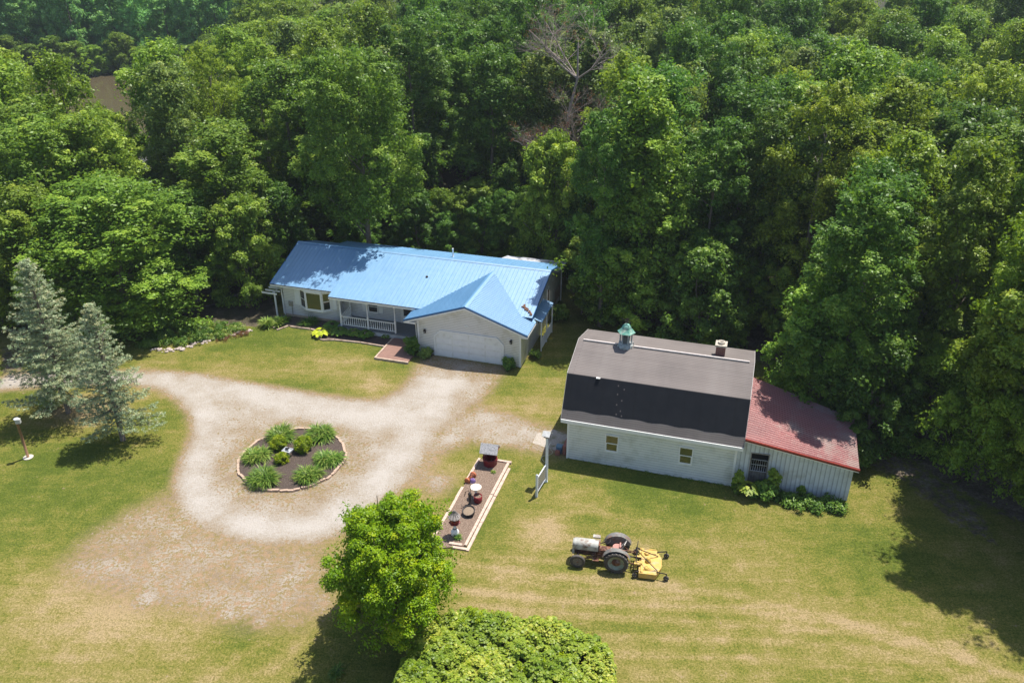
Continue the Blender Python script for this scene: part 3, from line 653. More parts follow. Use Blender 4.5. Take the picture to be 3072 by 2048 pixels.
# fascia and dark drip edge
b=MB(); b.box(-20.6,-15.05,2.15,2.198,2.66,2.80); b.box(-15.15,-8.3,1.15,1.198,2.72,2.86)
b.box(-20.6,-15.1,2.198,2.63,2.66,2.68); b.box(-15.15,-8.3,1.198,3.28,2.72,2.74)
b.build('gutter',TRIM,house)
b=MB(); b.box(-20.6,-15.05,2.13,2.2,2.802,2.845); b.box(-15.15,-8.3,1.13,1.2,2.862,2.905); b.build('drip_edge',pm('drip_dark',(.05,.055,.07)),house)
b=MB(); b.v+=[(-15.152,1.2,2.86),(-15.152,3.3,3.40),(-15.152,3.3,3.1),(-15.152,2.2,2.8),(-15.152,1.2,2.74)]; b.face([0,1,2,3,4]); b.build('step_fascia',TRIM,house)
b=MB(); b.lathe([(.0,0),(.1,0),(.1,.06),(.06,.12),(0,.12)],12,(-8.65,4.6,zB(4.6)-.01)); b.build('roof_vent_cap',pm('vent_black',(.03,.025,.025)),mroof)
b=MB(); b.tube([(-7.8,8.0,4.1),(-7.8,8.0,4.95)],.06,10); b.build('vent_pipe',TRIM,mroof)
b=MB(); rng=random.Random(3)
for k in range(26):
    t=rng.uniform(.02,.22); x=.2-t*4.1+rng.uniform(-.1,.1); y=1.9+t*4.2+rng.uniform(-.05,.15); z=zB(y)+.03
    b.box(x-.06,x+.06,y-.05,y+.05,z-.02,z+.05)
b.build('dead_leaves',pm('dead_leaf',(.20,.10,.06)),mroof)
# rear addition roof
b=MB(); slab(b,(-5.3,9.3,3.52),(.35,9.3,3.52),(.35,12.0,3.2),(-4.6,12.0,3.2),.1)
b.build('rear_roof',pm('membrane_roof',(.50,.52,.56),(.38,.40,.45),1.5,.5,c3=(.10,.10,.11),c3s=1.1),house)
b=MB(); b.box(-.02,.08,11.5,11.6,0,3.12); b.build('rear_post',TRIM,house)
b=MB(); b.box(-.05,.0,9.52,11.5,.6,1.5); b.build('rear_lattice',pm('lattice_brownish',(.5,.4,.35)),house)
# garage door
b=MB(); du0,du1,dz=-6.30,-1.32,1.98
b.prism([(du0,.0),(du1,.0),(du1,dz-.42),(du1-.42,dz),(du0+.42,dz),(du0,dz-.42)],1,-.035,.0)
gd=b.build('garage_door',GARD,house)
b=MB()
for r_ in range(4):
    for c_ in range(4):
        u0=du0+.12+c_*(du1-du0-.1)/4; z0=.06+r_*.485
        w_=(du1-du0-.1)/4-.12
        if r_==3: 
            if c_ in(0,3): continue
        b.box(u0,u0+w_,-.043,-.0352,z0+.05,z0+.40)
for r_ in(1,2,3): b.box(du0+.01,du1-.01,-.0375,-.0352,r_*.485+.0,r_*.485+.012)
b.build('door_panel',TRIM,gd)
b=MB(); fr=.1; o_=[(du0-fr,.0),(du0-fr,dz-.40),(du0+.40,dz+fr),(du1-.40,dz+fr),(du1+fr,dz-.40),(du1+fr,.0)]; i_=[(du0,.0),(du0,dz-.42),(du0+.42,dz),(du1-.42,dz),(du1,dz-.42),(du1,.0)]
for k in range(5):
    p,q,r_,s_=o_[k],o_[k+1],i_[k+1],i_[k]; i=len(b.v)
    for v in(-.07,-.001): b.v+=[(p[0],v,p[1]),(q[0],v,q[1]),(r_[0],v,r_[1]),(s_[0],v,s_[1])]
    for f_ in((0,1,2,3),(0,4,5,1),(2,6,7,3)): b.face([i+k2 for k2 in f_])
b.build('door_frame',TRIM,house)
for u,z in((-7.06,1.82),(-.7,1.9)):
    b=MB(); b.box(u-.06,u+.06,-.03,-.0,z-.16,z+.16); b.lathe([(.02,-.14),(.08,-.10),(.09,.08),(.11,.10),(.0,.2)],8,(u,-.12,z)); lm=b.build('wall_lantern',IRON,house)
    b=MB(); b.lathe([(.06,-.08),(.07,.06)],8,(u-.0,-.145,z-.01)); b.build('lantern_glass',pm('lantern_glass',(.25,.25,.24)),lm)
b=MB(); 
for (x,z,r_) in((-.12,.0,.07),(.0,.06,.06),(.1,.0,.075),(-.02,-.07,.05)): b.lathe([(r_*.55,-.02),(r_,-.02),(r_,.0),(r_*.55,.0)],12,(-3.91+x,-.02,2.62+z),Matrix.Rotation(R(90),3,'X'))
b.build('wall_ornament',TRIM,house)
# porch
b=MB(); b.box(-14.75,-7.63,1.40,3.29,.36,.46); b.build('porch_floor',pm('porch_deck_grey',(.17,.19,.21),(.14,.16,.18),4,.6,lines=(0,.14,.4)),house)
b=MB(); b.box(-14.7,-10.1,1.45,1.52,-.02,.355); b.box(-14.7,-14.63,1.52,3.25,-.02,.355); b.box(-10.1,-7.7,1.50,1.56,-.02,.355); b.build('porch_skirt',SIDEG,house)
def post(u,v):
    b=MB(); b.box(u-.055,u+.055,v-.055,v+.055,.46,1.5); b.lathe([(.05,1.5),(.055,1.54),(.035,1.58),(.045,2.0),(.035,2.38),(.055,2.42),(.055,2.46)],10,(u,v,0)); b.box(u-.055,u+.055,v-.055,v+.055,2.46,2.84 if v>2 else 2.72)
    b.build('porch_post',TRIM,house)
for u in(-14.45,-12.25,-10.05): post(u,1.52)
post(-14.5,3.2)
def railing(p,q):
    b=MB(); P_,Q_=Vector(p),Vector(q); d=(Q_-P_).normalized(); L=(Q_-P_).length; n=Vector((-d.y,d.x,0))*.025
    for z0,z1 in((.56,.61),(1.22,1.28)):
        i=len(b.v); b.v+=[(*(P_-n).xy,z0),(*(Q_-n).xy,z0),(*(Q_+n).xy,z0),(*(P_+n).xy,z0),(*(P_-n).xy,z1),(*(Q_-n).xy,z1),(*(Q_+n).xy,z1),(*(P_+n).xy,z1)]
        for f_ in((0,3,2,1),(4,5,6,7),(0,1,5,4),(2,3,7,6)): b.face([i+k for k in f_])
    k=int(L/.165)
    for j in range(1,k):
        c=P_.lerp(Q_,j/k); b.box(c.x-.028,c.x+.028,c.y-.022,c.y+.022,.61,.78); b.tube([(c.x,c.y,.78),(c.x,c.y,1.0),(c.x,c.y,1.22)],[.026,.018,.026],6,False)
    b.build('railing',TRIM,house)
railing((-14.39,1.52,0),(-12.31,1.52,0)); railing((-12.19,1.52,0),(-10.11,1.52,0)); railing((-14.45,1.58,0),(-14.5,3.14,0))
window(house,-13.0,-12.25,1.02,1.95,3.29)
def shutter(u0,u1,z0,z1,v):
    b=MB(); b.box(u0,u1,v-.035,v-.002,z0,z1)
    n=int((z1-z0-.16)/.07)
    for k in range(n): z=z0+.08+k*.07; b.box(u0+.05,u1-.05,v-.045,v-.0352,z,z+.045)
    b.build('shutter',TRIM,house)
shutter(-13.52,-13.1,1.0,1.98,3.29); shutter(-12.17,-11.78,1.0,1.98,3.29)
shutter(-18.86,-18.46,1.12,2.52,2.64); shutter(-15.72,-15.34,1.12,2.52,2.64)
b=MB(); b.box(-10.35,-10.25,3.22,3.299,.47,2.5); b.box(-9.3,-9.2,3.22,3.299,.47,2.5); b.box(-10.25,-9.3,3.22,3.299,2.42,2.5); b.box(-9.0,-7.7,3.24,3.299,.47,2.6); fd=b.build('entry_frame',TRIM,house)
b=MB(); b.box(-10.25,-9.3,3.24,3.299,.47,1.05); b.box(-10.25,-10.12,3.24,3.299,1.05,2.42); b.box(-9.43,-9.3,3.24,3.299,1.05,2.42); b.box(-10.12,-9.43,3.24,3.299,2.3,2.42); fd=b.build('front_door',TRIM,house)
b=MB(); b.box(-10.12,-9.43,3.27,3.298,1.05,2.3); b.build('pane',GLASS,fd); b=MB(); b.tube([(-9.4,3.2,1.3),(-9.4,3.2,1.45)],.015,6); b.build('handle',IRON,fd)
# bay window
zb0,zb1=1.10,2.52
pts=[(-18.4,2.645),(-17.7,2.2),(-16.33,2.2),(-15.8,2.645)]
b=MB(); b.prism([(p[0],p[1]) for p in [(-18.46,2.645),(-17.73,2.14),(-16.30,2.14),(-15.74,2.645)]],2,zb0-.12,zb0-.02); b.prism([(p[0],p[1]) for p in [(-18.46,2.645),(-17.73,2.14),(-16.30,2.14),(-15.74,2.645)]],2,zb1,zb1+.14)
for k,(x,y) in enumerate(pts): b.box(x-.05,x+.05,y-.035,y+.02 if k in(1,2) else y,zb0-.02,zb1)
bay=b.build('bay_window',TRIM,house)
for k in range(3):
    b=MB(); p,q=Vector((*pts[k],0)),Vector((*pts[k+1],0)); d=(q-p).normalized(); n=Vector((d.y,-d.x,0))
    a=p+d*.06; c=q-d*.06
    for (z0,z1) in((zb0-.02,zb0+.06),(zb1-.07,zb1)):
        b.poly([tuple(a+n*.02)[:2]+(z0,),tuple(c+n*.02)[:2]+(z0,),tuple(c+n*.02)[:2]+(z1,),tuple(a+n*.02)[:2]+(z1,)])
    if k!=1:
        zz=(zb0+zb1)/2
        b.poly([tuple(a+n*.02)[:2]+(zz-.03,),tuple(c+n*.02)[:2]+(zz-.03,),tuple(c+n*.02)[:2]+(zz+.03,),tuple(a+n*.02)[:2]+(zz+.03,)])
    for (e0,e1) in((a-d*.02,a+d*.05),(c-d*.05,c+d*.02)): b.poly([tuple(e0+n*.018)[:2]+(zb0-.02,),tuple(e1+n*.018)[:2]+(zb0-.02,),tuple(e1+n*.018)[:2]+(zb1,),tuple(e0+n*.018)[:2]+(zb1,)])
    b.build('sash',TRIM,bay)
for k in range(3):
    p,q=pts[k],pts[k+1]; b=MB(); b.poly([(p[0],p[1],zb0),(q[0],q[1],zb0),(q[0],q[1],zb1),(p[0],p[1],zb1)]); b.build('pane',GLASS,bay)
# downspout, meter
b=MB(); b.tube([(-19.86,2.2,2.66),(-19.86,2.58,2.5),(-19.86,2.58,.1),(-19.86,2.3,.03)],.04,6); b.build('downspout',TRIM,house)
b=MB(); b.tube([(-7.72,-.28,2.5),(-7.72,-.06,2.3),(-7.72,-.06,.1)],.04,6); b.build('downspout',TRIM,house)
b=MB(); b.box(-19.45,-19.1,2.56,2.645,.95,1.35); b.lathe([(.1,0),(.1,.1),(0,.12)],12,(-19.27,2.55,1.18),Matrix.Rotation(R(90),3,'X')); b.tube([(-19.2,2.6,.95),(-19.2,2.6,.0)],.03,6); b.build('electric_meter',pm('meter_grey',(.35,.33,.27)),house)
# right side: window, side awning, rail
b=MB(); b.box(.0,.04,7.0,7.6,1.4,2.9); ws=b.build('window',TRIM,house); b=MB(); b.box(.041,.05,7.08,7.52,1.5,2.8); b.build('pane',GLASS,ws)
b=MB(); b.box(.0,.04,4.3,4.9,1.2,2.2); ws=b.build('window',TRIM,house); b=MB(); b.box(.041,.05,4.38,4.82,1.3,2.1); b.build('pane',GLASS,ws)
b=MB(); slab(b,(.0,2.6,2.62),(.8,2.6,2.38),(.8,5.9,2.38),(.0,5.9,2.62),.05); ribs(b,(.8,2.6,2.38),(.8,5.9,2.38),(0,5.9,2.62),(0,2.6,2.62),.3); b.build('side_awning',BLUE,house)
b=MB()
for v in(2.7,4.2,5.8): b.box(.7,.78,v-.04,v+.04,0,2.33)
b.box(.72,.76,2.7,5.8,.85,.92); b.box(.72,.76,2.7,5.8,.15,.2)
for k in range(24): v=2.75+k*.127; b.box(.725,.755,v,v+.05,.2,.85)
b.build('side_rail',TRIM,house)
# walk, landing
def HL(u,v,z=0): 
    c,s=math.cos(HA),math.sin(HA); return Vector((HO.x+u*c-v*s,HO.y+u*s+v*c,z))
b=MB(); b.box(-10.15,-8.25,-1.72,1.38,-.05,.13); b.box(-8.249,-7.75,-1.72,-.75,-.05,.128)
b.build('front_walk',PAVE,None,HO,HA)['kind']='structure'
b=MB(); 
lt='weathered timber curb along the %s of the brick front walk'
for (a,lab) in(((-10.28,-10.16,-1.85,1.3,-.03,.16),'left side'),((-10.155,-7.7,-1.86,-1.73,-.03,.158),'lower end'),((-8.24,-8.12,-.74,1.38,-.03,.16),'planting pocket')):
    b=MB(); b.box(*a); tag(b.build('walk_curb',TIMB,None,HO,HA),lt%lab,'timber','timbers edging the brick walk')
# planting beds by the house
def bed(name,poly,mat,z=.05):
    b=MB(); n=len(poly); b.v+=[(*p[:2],z) for p in poly]+[(*p[:2],-.02) for p in poly]; b.face(list(range(n)))
    for k in range(n): b.face([k,n+k,n+(k+1)%n,(k+1)%n])
    o=b.build(name,mat); o['kind']='structure'; return o
hp=lambda L:[HL(u,v) for u,v in L]
bed('planting_bed',hp([(-20.3,1.35),(-18.6,1.0),(-17.0,1.05),(-15.9,.9),(-15.9,.1),(-15.2,-.3),(-14.3,.0),(-12.0,.15),(-10.3,.1),(-10.3,1.5),(-14.8,1.55),(-14.8,3.0),(-20.3,2.65)]),MULCH)
bed('mulch_pocket',hp([(-8.1,-.7),(-7.64,-.7),(-6.6,-.5),(-6.45,-.03),(-7.6,-.02),(-8.1,-.02)]),MULCH)
# ------------------------------------------------------------------ YARD
def S(x,y,z=0): return W(x/K,y/K,z)
def Z6(x,y,z=0): return S(1280+x/4.126,1300+y/4.126,z)
def Z5(x,y,z=0): return S(1660+x/6.19,1560+y/6.19,z)
def ZF(x,y,z=0): return S(680+x/5.6,1230+y/5.6,z)
# round flower bed
FC=Vector((-12.78,40.5,0)); FR=2.98
b=MB(); rng=random.Random(1); n=64
ring=[(FC.x+FR*math.cos(2*math.pi*k/n),FC.y+FR*math.sin(2*math.pi*k/n),.06) for k in range(n)]
b.v+=ring+[(FC.x+.55*FR*math.cos(2*math.pi*k/n),FC.y+.55*FR*math.sin(2*math.pi*k/n),.13) for k in range(n)]+[(FC.x,FC.y,.15)]
for k in range(n): b.face([k,(k+1)%n,n+(k+1)%n,n+k]); b.face([n+k,n+(k+1)%n,2*n])
b.smooth=True; o=b.build('flower_bed_mulch',MULCH); o['kind']='structure'
protos=[]
for j in range(4):
    b=MB(); w_=.17+.02*j; b.prism([(-w_,-.06),(w_,-.06),(w_+.015,.04),(w_-.06,.075),(-w_+.05,.075),(-w_-.01,.03)],2,-.03,.12)
    protos.append(b)
ns=50; pm_=[]
for k in range(ns):
    t=2*math.pi*(k+rng.uniform(-.12,.12))/ns; r_=FR+.06+rng.uniform(-.05,.05)
    if 2.05<t<2.35 and rng.random()<.5: continue
    if k<4: o=protos[k].build('edging_block',STONE); pm_.append(o)
    else: o=pm_[k%4].copy(); COL.objects.link(o)
    o.location=(FC.x+r_*math.cos(t),FC.y+r_*math.sin(t),rng.uniform(-.02,.02)); o.rotation_euler=(rng.uniform(-.06,.06),rng.uniform(-.06,.06),t+math.pi/2+rng.uniform(-.12,.12)+math.pi)
    tag(o,'tan edging block in the ring of blocks around the circular flower bed','edging block','blocks ringing the circular flower bed')
def blades(rng,c,nb,L,wd,spread=1.0,tone=.45,flop=1.0,rise=.9):
    """arching strap leaves; each is 3 quads"""
    V=[];Q=[];T=[]
    az=rng.uniform(0,2*math.pi,nb); ln=L*rng.uniform(.55,1.1,nb); el=np.clip(rng.normal(1.0*rise,.28,nb),.25,1.5)
    base=np.asarray(c)+np.stack([np.cos(az),np.sin(az),np.zeros(nb)],1)*(rng.uniform(0,.35,nb)*spread*L*.6)[:,None]
    hd=np.stack([np.cos(az),np.sin(az),np.zeros(nb)],1); sd_=np.stack([-np.sin(az),np.cos(az),np.zeros(nb)],1)
    p=base.copy(); ang=el.copy(); tn=np.clip(rng.normal(tone,.25,nb),0,1); pts=[p.copy()]
    for k in range(3):
        d=hd*np.cos(ang)[:,None]+np.array([0,0,1])*np.sin(ang)[:,None]; p=p+d*(ln/3)[:,None]; pts.append(p.copy()); ang=ang-.62*flop*rng.uniform(.6,1.3,nb)
    ws=[wd*.7,wd,wd*.8,wd*.08]; rows=[]
    for k in range(4): rows.append(pts[k]-sd_*ws[k]); rows.append(pts[k]+sd_*ws[k])
    V=np.stack(rows,1).reshape(-1,3); i=(np.arange(nb)*8)[:,None]
    Q=np.concatenate([i+np.array([[0,1,3,2]]),i+np.array([[2,3,5,4]]),i+np.array([[4,5,7,6]])],0)
    T=np.repeat(tn,8); T=np.clip(T+np.tile(np.array([0,0,.05,.05,.1,.1,.25,.25]),nb),0,1)
    return V,Q,T
def strapclump(name,label,catg,c,r,nb,L,wd,mat,seed,group,tone=.45,subs=4,rise=.9,flop=1.0):
    rg=np.random.default_rng(seed); parts=[]
    for k in range(subs):
        a=rg.uniform(0,6.28); q=np.array([math.cos(a)*r*.55*rg.uniform(.3,1),math.sin(a)*r*.55*rg.uniform(.3,1),.04])
        parts.append(blades(rg,q,nb//subs,L*rg.uniform(.85,1.1),wd,1.,tone,flop,rise))
    V,Q,T=cat(parts); o=npmesh(name,V,Q,mat,T); o.location=(c[0],c[1],.05); return tag(o,label,catg,group)
dl=[((930,520),1.0,'daylily clump at the back left of the circular flower bed'),((1560,500),1.0,'broad daylily clump at the back right of the circular flower bed'),((500,850),.85,'daylily clump at the left edge of the circular flower bed'),((620,1220),1.05,'large yellow-tipped daylily clump at the front left of the circular flower bed'),((1360,1170),.85,'daylily clump at the front of the circular flower bed, right of its bare mulch strip'),((1700,910),.9,'daylily clump at the right edge of the circular flower bed')]
for k,((x,y),s_,lab) in enumerate(dl):
    q=ZF(x,y-60,.1); strapclump('daylily_clump',lab,'plant',q,.95*s_,1100,.78*s_+.1,.023,L_BLADE,10+k,'daylily clumps in the circular flower bed',tone=.34+.09*(k%3),subs=7)
def shrub(name,label,catg,c,rx,rz_,mat,seed,leaf=.035,n=9000,group=None,npf=60,z0=.0):
    rg=np.random.default_rng(seed); d=nrm(rg.normal(size=(npf,3))+np.array([0,0,.3])); lop=1+.22*np.sin(3*np.arctan2(d[:,1],d[:,0])+seed)*(name!='boxwood_shrub')
    cen=d*np.array([rx,rx,rz_])*((rg.uniform(.66,.80,npf) if name=='boxwood_shrub' else rg.uniform(.45,.95,npf))*lop)[:,None]+np.array([0,0,rz_*.9+z0])
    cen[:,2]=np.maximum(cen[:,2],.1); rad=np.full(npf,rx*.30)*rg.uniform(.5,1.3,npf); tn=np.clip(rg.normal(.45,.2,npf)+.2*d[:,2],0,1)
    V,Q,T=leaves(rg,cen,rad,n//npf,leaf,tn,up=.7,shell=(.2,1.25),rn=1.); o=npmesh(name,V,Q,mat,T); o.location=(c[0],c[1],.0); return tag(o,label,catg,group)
for k,((x,y),r_,lab) in enumerate([((870,700),.62,'clipped round boxwood left of the small statue in the circular flower bed'),((1300,735),.68,'tallest clipped boxwood, right of the small statue in the circular flower bed'),((930,930),.5,'smallest clipped boxwood, in front of the small statue in the circular flower bed')]):
    q=ZF(x,y-30); shrub('boxwood_shrub',lab,'shrub',q,r_*.88,r_*.82,L_BOX,30+k,.028,11000,'boxwoods in the circular flower bed')
# small statue on a plinth / bird figure tray
q=ZF(1040,800); st=thing('garden_statue','small grey pedestal tray with a dark bird figure between the boxwoods','statue',q,R(-20))
b=MB(); b.lathe([(.14,0),(.1,.08),(.06,.12),(.06,.45),(.1,.5)],12); b.build('pedestal',CONC,st)
b=MB(); b.box(-.27,.27,-.22,.22,.5,.54); b.box(-.27,.27,-.22,-.18,.54,.58); b.box(-.27,.27,.18,.22,.54,.58); b.box(-.27,-.23,-.18,.18,.54,.58); b.box(.23,.27,-.18,.18,.54,.58); b.build('tray',pm('tray_grey',(.42,.44,.47)),st)
b=MB(); b.tube([(-.16,0,.58),(-.08,0,.64),(.04,0,.66),(.12,0,.72),(.17,0,.72)],[.015,.06,.07,.04,.01],8); b.build('bird_figure',IRON,st)
# -------------------------------- rectangular bed
Bp4=[Z6(1000,372),Z6(668,330),Z6(190,1130),Z6(250,1400),Z6(470,1400)]
bed('mulch_bed',[Z6(1000,380),Z6(660,320),Z6(-10,1440),Z6(480,1400)],MULCHB,.06)
def timber(p,q,lab,mat=TIMBP,w_=.075,h_=.13,z=0):
    d=(q-p); L=d.length; a=math.atan2(d.y,d.x); rg=random.Random(int(L*1000)); nseg_=max(1,int(L/.9)); b=MB(); zz=z
    for k in range(nseg_):
        b.box(L*k/nseg_+.006,L*(k+1)/nseg_-.006,-w_+rg.uniform(-.01,.01),w_+rg.uniform(-.01,.01),zz-.01,zz+h_+rg.uniform(-.01,.01))
    o=b.build('landscape_timber',mat); o.location=(p.x,p.y,0); o.rotation_euler.z=a
    return tag(o,lab,'timber','timbers framing the long mulch bed')
a_,b_=Z6(1010,380),Z6(480,1400)
m_=a_.lerp(b_,.42)
d_=(b_-a_).normalized(); n_=Vector((-d_.y,d_.x,0))
timber(a_,m_-d_*.02,'upper inner timber along the right side of the long mulch bed'); timber(m_+d_*.02,b_,'lower inner timber along the right side of the long mulch bed')
timber(a_+n_*.19+d_*.4,m_+n_*.19,'upper outer timber along the right side of the long mulch bed',h_=.07); timber(m_+n_*.19+d_*.05,b_+n_*.19+d_*.3,'lower outer timber along the right side of the long mulch bed',h_=.07)
l1,l2=Z6(655,320),Z6(200,1110)
timber(l1,l1.lerp(l2,.38),'upper timber along the left side of the long mulch bed'); timber(l1.lerp(l2,.48),l2,'lower timber along the left side of the long mulch bed')
timber(l2+(l2-l1).normalized()*.05,Z6(-10,1450),'left side timber of the long mulch bed running under the round tree')
timber(Z6(700,318),Z6(1050,375),'timber closing the upper end of the long mulch bed behind the wishing well')
timber(Z6(280,1372),Z6(440,1395),'inner timber at the lower end of the long mulch bed'); timber(Z6(310,1410),Z6(500,1440),'outer timber at the lower end of the long mulch bed',h_=.08)
# wishing well
q=Z6(785,385); ww=thing('wishing_well','red octagonal wishing well with a grey shingled roof at the top of the mulch bed','wishing well',q,R(-12))
b=MB(); b.lathe([(.40,0),(.42,.42),(.46,.42),(.46,.50),(.34,.50),(.34,.1),(0,.1)],8,smooth=False); b.build('basin',REDP,ww)
b=MB(); b.box(-.40,-.34,-.04,.04,.45,1.25); b.box(.34,.40,-.04,.04,.45,1.25); b.tube([(-.4,0,1.0),(.4,0,1.0)],.03,8); b.build('post',REDP,ww)
b=MB(); slab(b,(-.52,-.42,1.02),(.52,-.42,1.02),(.52,0,1.46),(-.52,0,1.46),.03); slab(b,(-.52,0,1.461),(.52,0,1.461),(.52,.42,1.02),(-.52,.42,1.02),.03)
b.build('well_roof',pm('grey_shingle_small',(.42,.41,.42),(.30,.30,.31),14,.9,c3=(.2,.2,.2),c3s=14),ww)
b=MB()
for s_ in(-1,1): i=len(b.v); b.v+=[(s_*.47,-.36,1.03),(s_*.47,.36,1.03),(s_*.47,0,1.42),(s_*.49,-.36,1.03),(s_*.49,.36,1.03),(s_*.49,0,1.42)]; b.face([i,i+1,i+2]); b.face([i+3,i+5,i+4]); b.face([i,i+1,i+4,i+3])
b.build('gable_board',pm('orange_board',(.42,.14,.06)),ww)
b=MB(); b.lathe([(.09,.75),(.11,.9),(.09,.9),(.07,.77),(0,.77)],10); b.tube([(0,0,.9),(0,0,1.0)],.01,5); b.build('bucket',IRON,ww)
strapclump('grass_tuft','small light green tuft in front of the wishing well','plant',Z6(815,490),.2,70,.22,.012,L_BLADE,51,'x',tone=.7,subs=1)
# shepherd hook with a purple disc
q=Z6(545,870); ho=thing('garden_hook','tall black iron garden hook standing in the mulch bed','hook',q,0)
b=MB(); b.tube([(0,0,0),(0,0,1.7),(.0,.02,1.85),(.07,.02,1.93),(.15,.02,1.88),(.17,.02,1.76)],.02,6); b.tube([(-.12,0,.05),(.12,0,.05)],.012,5); b.build('rod',IRON,ho)
hh_=Vector((q.x+.14,q.y+.02,1.52)); o=MB().lathe([(0,-.012),(.15,-.01),(.16,0),(.15,.01),(0,.012)],20,(0,0,0),Matrix.Rotation(R(75),3,'X')).build('gazing_disc',pm('purple_glass',(.42,.24,.55),(.3,.2,.5),3,.2)); o.location=hh_; tag(o,'round purple glass disc hanging from the black garden hook','ornament')
b=MB(); b.tube([(.17,.02,1.77),(.14,.02,1.67)],.008,5); b.build('hanger',IRON,ho)
# terracotta pots lying
q=Z6(510,610); tp=thing('terracotta_pot','long terracotta pot lying on its side at the left timber of the mulch bed','pot',q+Vector((0,0,.17)),R(62))
b=MB(); M_=Matrix.Rotation(R(90),3,'Y'); b.lathe([(.10,0),(.15,.55),(.19,.55),(.19,.64),(.14,.64),(.09,.04),(0,.04)],16,(0,0,0),M_); b.build('pot_body',TERRA,tp)
b=MB(); b.lathe([(.17,-.08),(.19,0),(.13,.02),(.12,0)],16,(-.02,0,0),M_); b.build('pot_rim',TERRA,tp)
# bird bath
q=Z6(612,800); bb=thing('bird_bath','white stone bird bath behind the red barrel planter','bird bath',q,0)
b=MB(); b.lathe([(.20,0),(.20,.05),(.1,.12),(.07,.35),(.09,.58),(.12,.62)],20); b.build('pedestal',TRIM,bb)
b=MB(); b.lathe([(.10,.62),(.26,.68),(.31,.76),(.28,.765),(.22,.72),(0,.69)],28); b.build('bowl',pm('cream_bowl',(.72,.66,.58),(.62,.55,.46)),bb)
b=MB(); b.lathe([(0,.726),(.225,.726)],24); b.build('bath_water',pm('bath_water',(.55,.58,.55),rough=.1),bb)
# hand pump
q=Z6(550,865); hpq=thing('hand_pump','black cast iron hand water pump left of the red barrel planter','pump',q+Vector((-.05,-.1,0)),0)
b=MB(); b.lathe([(.14,0),(.12,.06),(.06,.08),(.06,.55),(.09,.58),(.1,.75),(.06,.8)],14); b.build('pump_body',IRON,hpq)
b=MB(); b.tube([(0,0,.6),(.16,-.05,.6),(.2,-.06,.5)],[.04,.035,.03],8); b.build('spout',IRON,hpq)
b=MB(); b.tube([(0,0,.8),(-.06,0,.95),(-.22,.02,.85),(-.3,.02,.55)],.02,6); b.build('pump_handle',IRON,hpq)
# red barrel
q=Z6(635,850); rb=thing('red_planter','dark red cylindrical planter filled with dry soil in front of the bird bath','planter',q,0)
b=MB(); b.lathe([(.21,0),(.235,.2),(.235,.46),(.21,.46),(.20,.40)],20); b.build('tub',REDP,rb)
b=MB(); b.lathe([(0,.41),(.205,.405)],18); b.build('soil',MULCHB,rb)
# tilted half barrel
q=Z6(530,1000); hb=thing('half_barrel_planter','dark half barrel planter with dry soil tilted towards the front of the bed','planter',q+Vector((0,0,.02)),R(8))
Mt=Matrix.Rotation(R(14),3,'X')@Matrix.Rotation(R(-10),3,'Y')
b=MB(); b.lathe([(.28,0.02),(.35,.30),(.31,.30),(.28,.22)],22,(0,0,.03),Mt); b.build('tub',IRON,hb)
b=MB(); b.lathe([(0,.25),(.29,.24)],20,(0,0,.03),Mt); b.build('soil',pm('dry_soil',(.30,.23,.16),(.2,.15,.11),20,1),hb)
# lighthouse / birdhouse on a white jar
q=Z6(352,1262); bj=thing('wooden_birdhouse','red hexagonal birdhouse with a grey scalloped roof on a white jar shaped base','birdhouse',q,0)
b=MB(); b.lathe([(.12,0),(.21,.12),(.21,.3),(.12,.42),(.075,.46),(.075,.84)],20); b.build('base',TRIM,bj)
b=MB(); b.lathe([(.07,.44),(.10,.46),(.10,.49),(.07,.5)],14); b.build('base_band',IRON,bj)
b=MB(); b.lathe([(.0,.84),(.30,.84),(.30,.88),(.24,.9),(.24,1.22),(0,1.22)],6,smooth=False); b.build('birdhouse_body',REDP,bj)
b=MB(); b.lathe([(.32,1.2),(.30,1.24),(.17,1.40),(.06,1.56),(.0,1.62)],12,smooth=False)
for k in range(12):
    a=2*math.pi*k/12; b.tube([(.31*math.cos(a),.31*math.sin(a),1.22),(.17*math.cos(a),.17*math.sin(a),1.42),(.02*math.cos(a),.02*math.sin(a),1.61)],.018,5)
b.build('birdhouse_roof',pm('weathered_roof',(.36,.33,.31),(.2,.18,.17),9),bj)
b=MB()
for k in range(6): a=R(60*k+30); b.lathe([(0,0),(.04,0)],8,(.212*math.cos(a),.212*math.sin(a),1.07),Matrix.Rotation(a,3,'Z')@Matrix.Rotation(R(90),3,'Y'))
b.build('entry_hole',DARK,bj)
strapclump('grass_tuft','low dark green grass tuft right of the white birdhouse base','plant',Z6(400,1290),.25,160,.3,.014,L_BLADE,52,'x',tone=.3,subs=2)
for o in list(bpy.data.objects):
    if o.get('group')=='x': del o['group']
# gate posts with lattice
q1=Z6(1478,595); q2=Z6(1362,782)
po=thing('birdhouse_pole','tall white square pole standing left of the barn','pole',q1,0)
b=MB(); b.box(-.06,.06,-.06,.06,-.05,3.0); b.box(-.08,.08,-.08,.08,0,.06); b.tube([(.08,.0,0),(.08,0,2.4),(.2,.05,2.6)],.012,5); b.build('pole_shaft',POSTW,po)
o=MB(); o.box(-.15,.15,-.13,.13,3.0,3.22); bh=thing('pole_birdhouse','brown birdhouse with a white roof on top of the tall white pole','birdhouse',q1,R(-25))
o.build('birdhouse_body',pm('brown_box',(.12,.06,.045)),bh)
b=MB(); slab(b,(-.22,-.24,3.16),(.22,-.24,3.16),(.22,0,3.38),(-.22,0,3.38),.025); slab(b,(-.22,0,3.381),(.22,0,3.381),(.22,.24,3.16),(-.22,.24,3.16),.025); b.build('birdhouse_roof',pm('pale_roof',(.62,.62,.6)),bh)
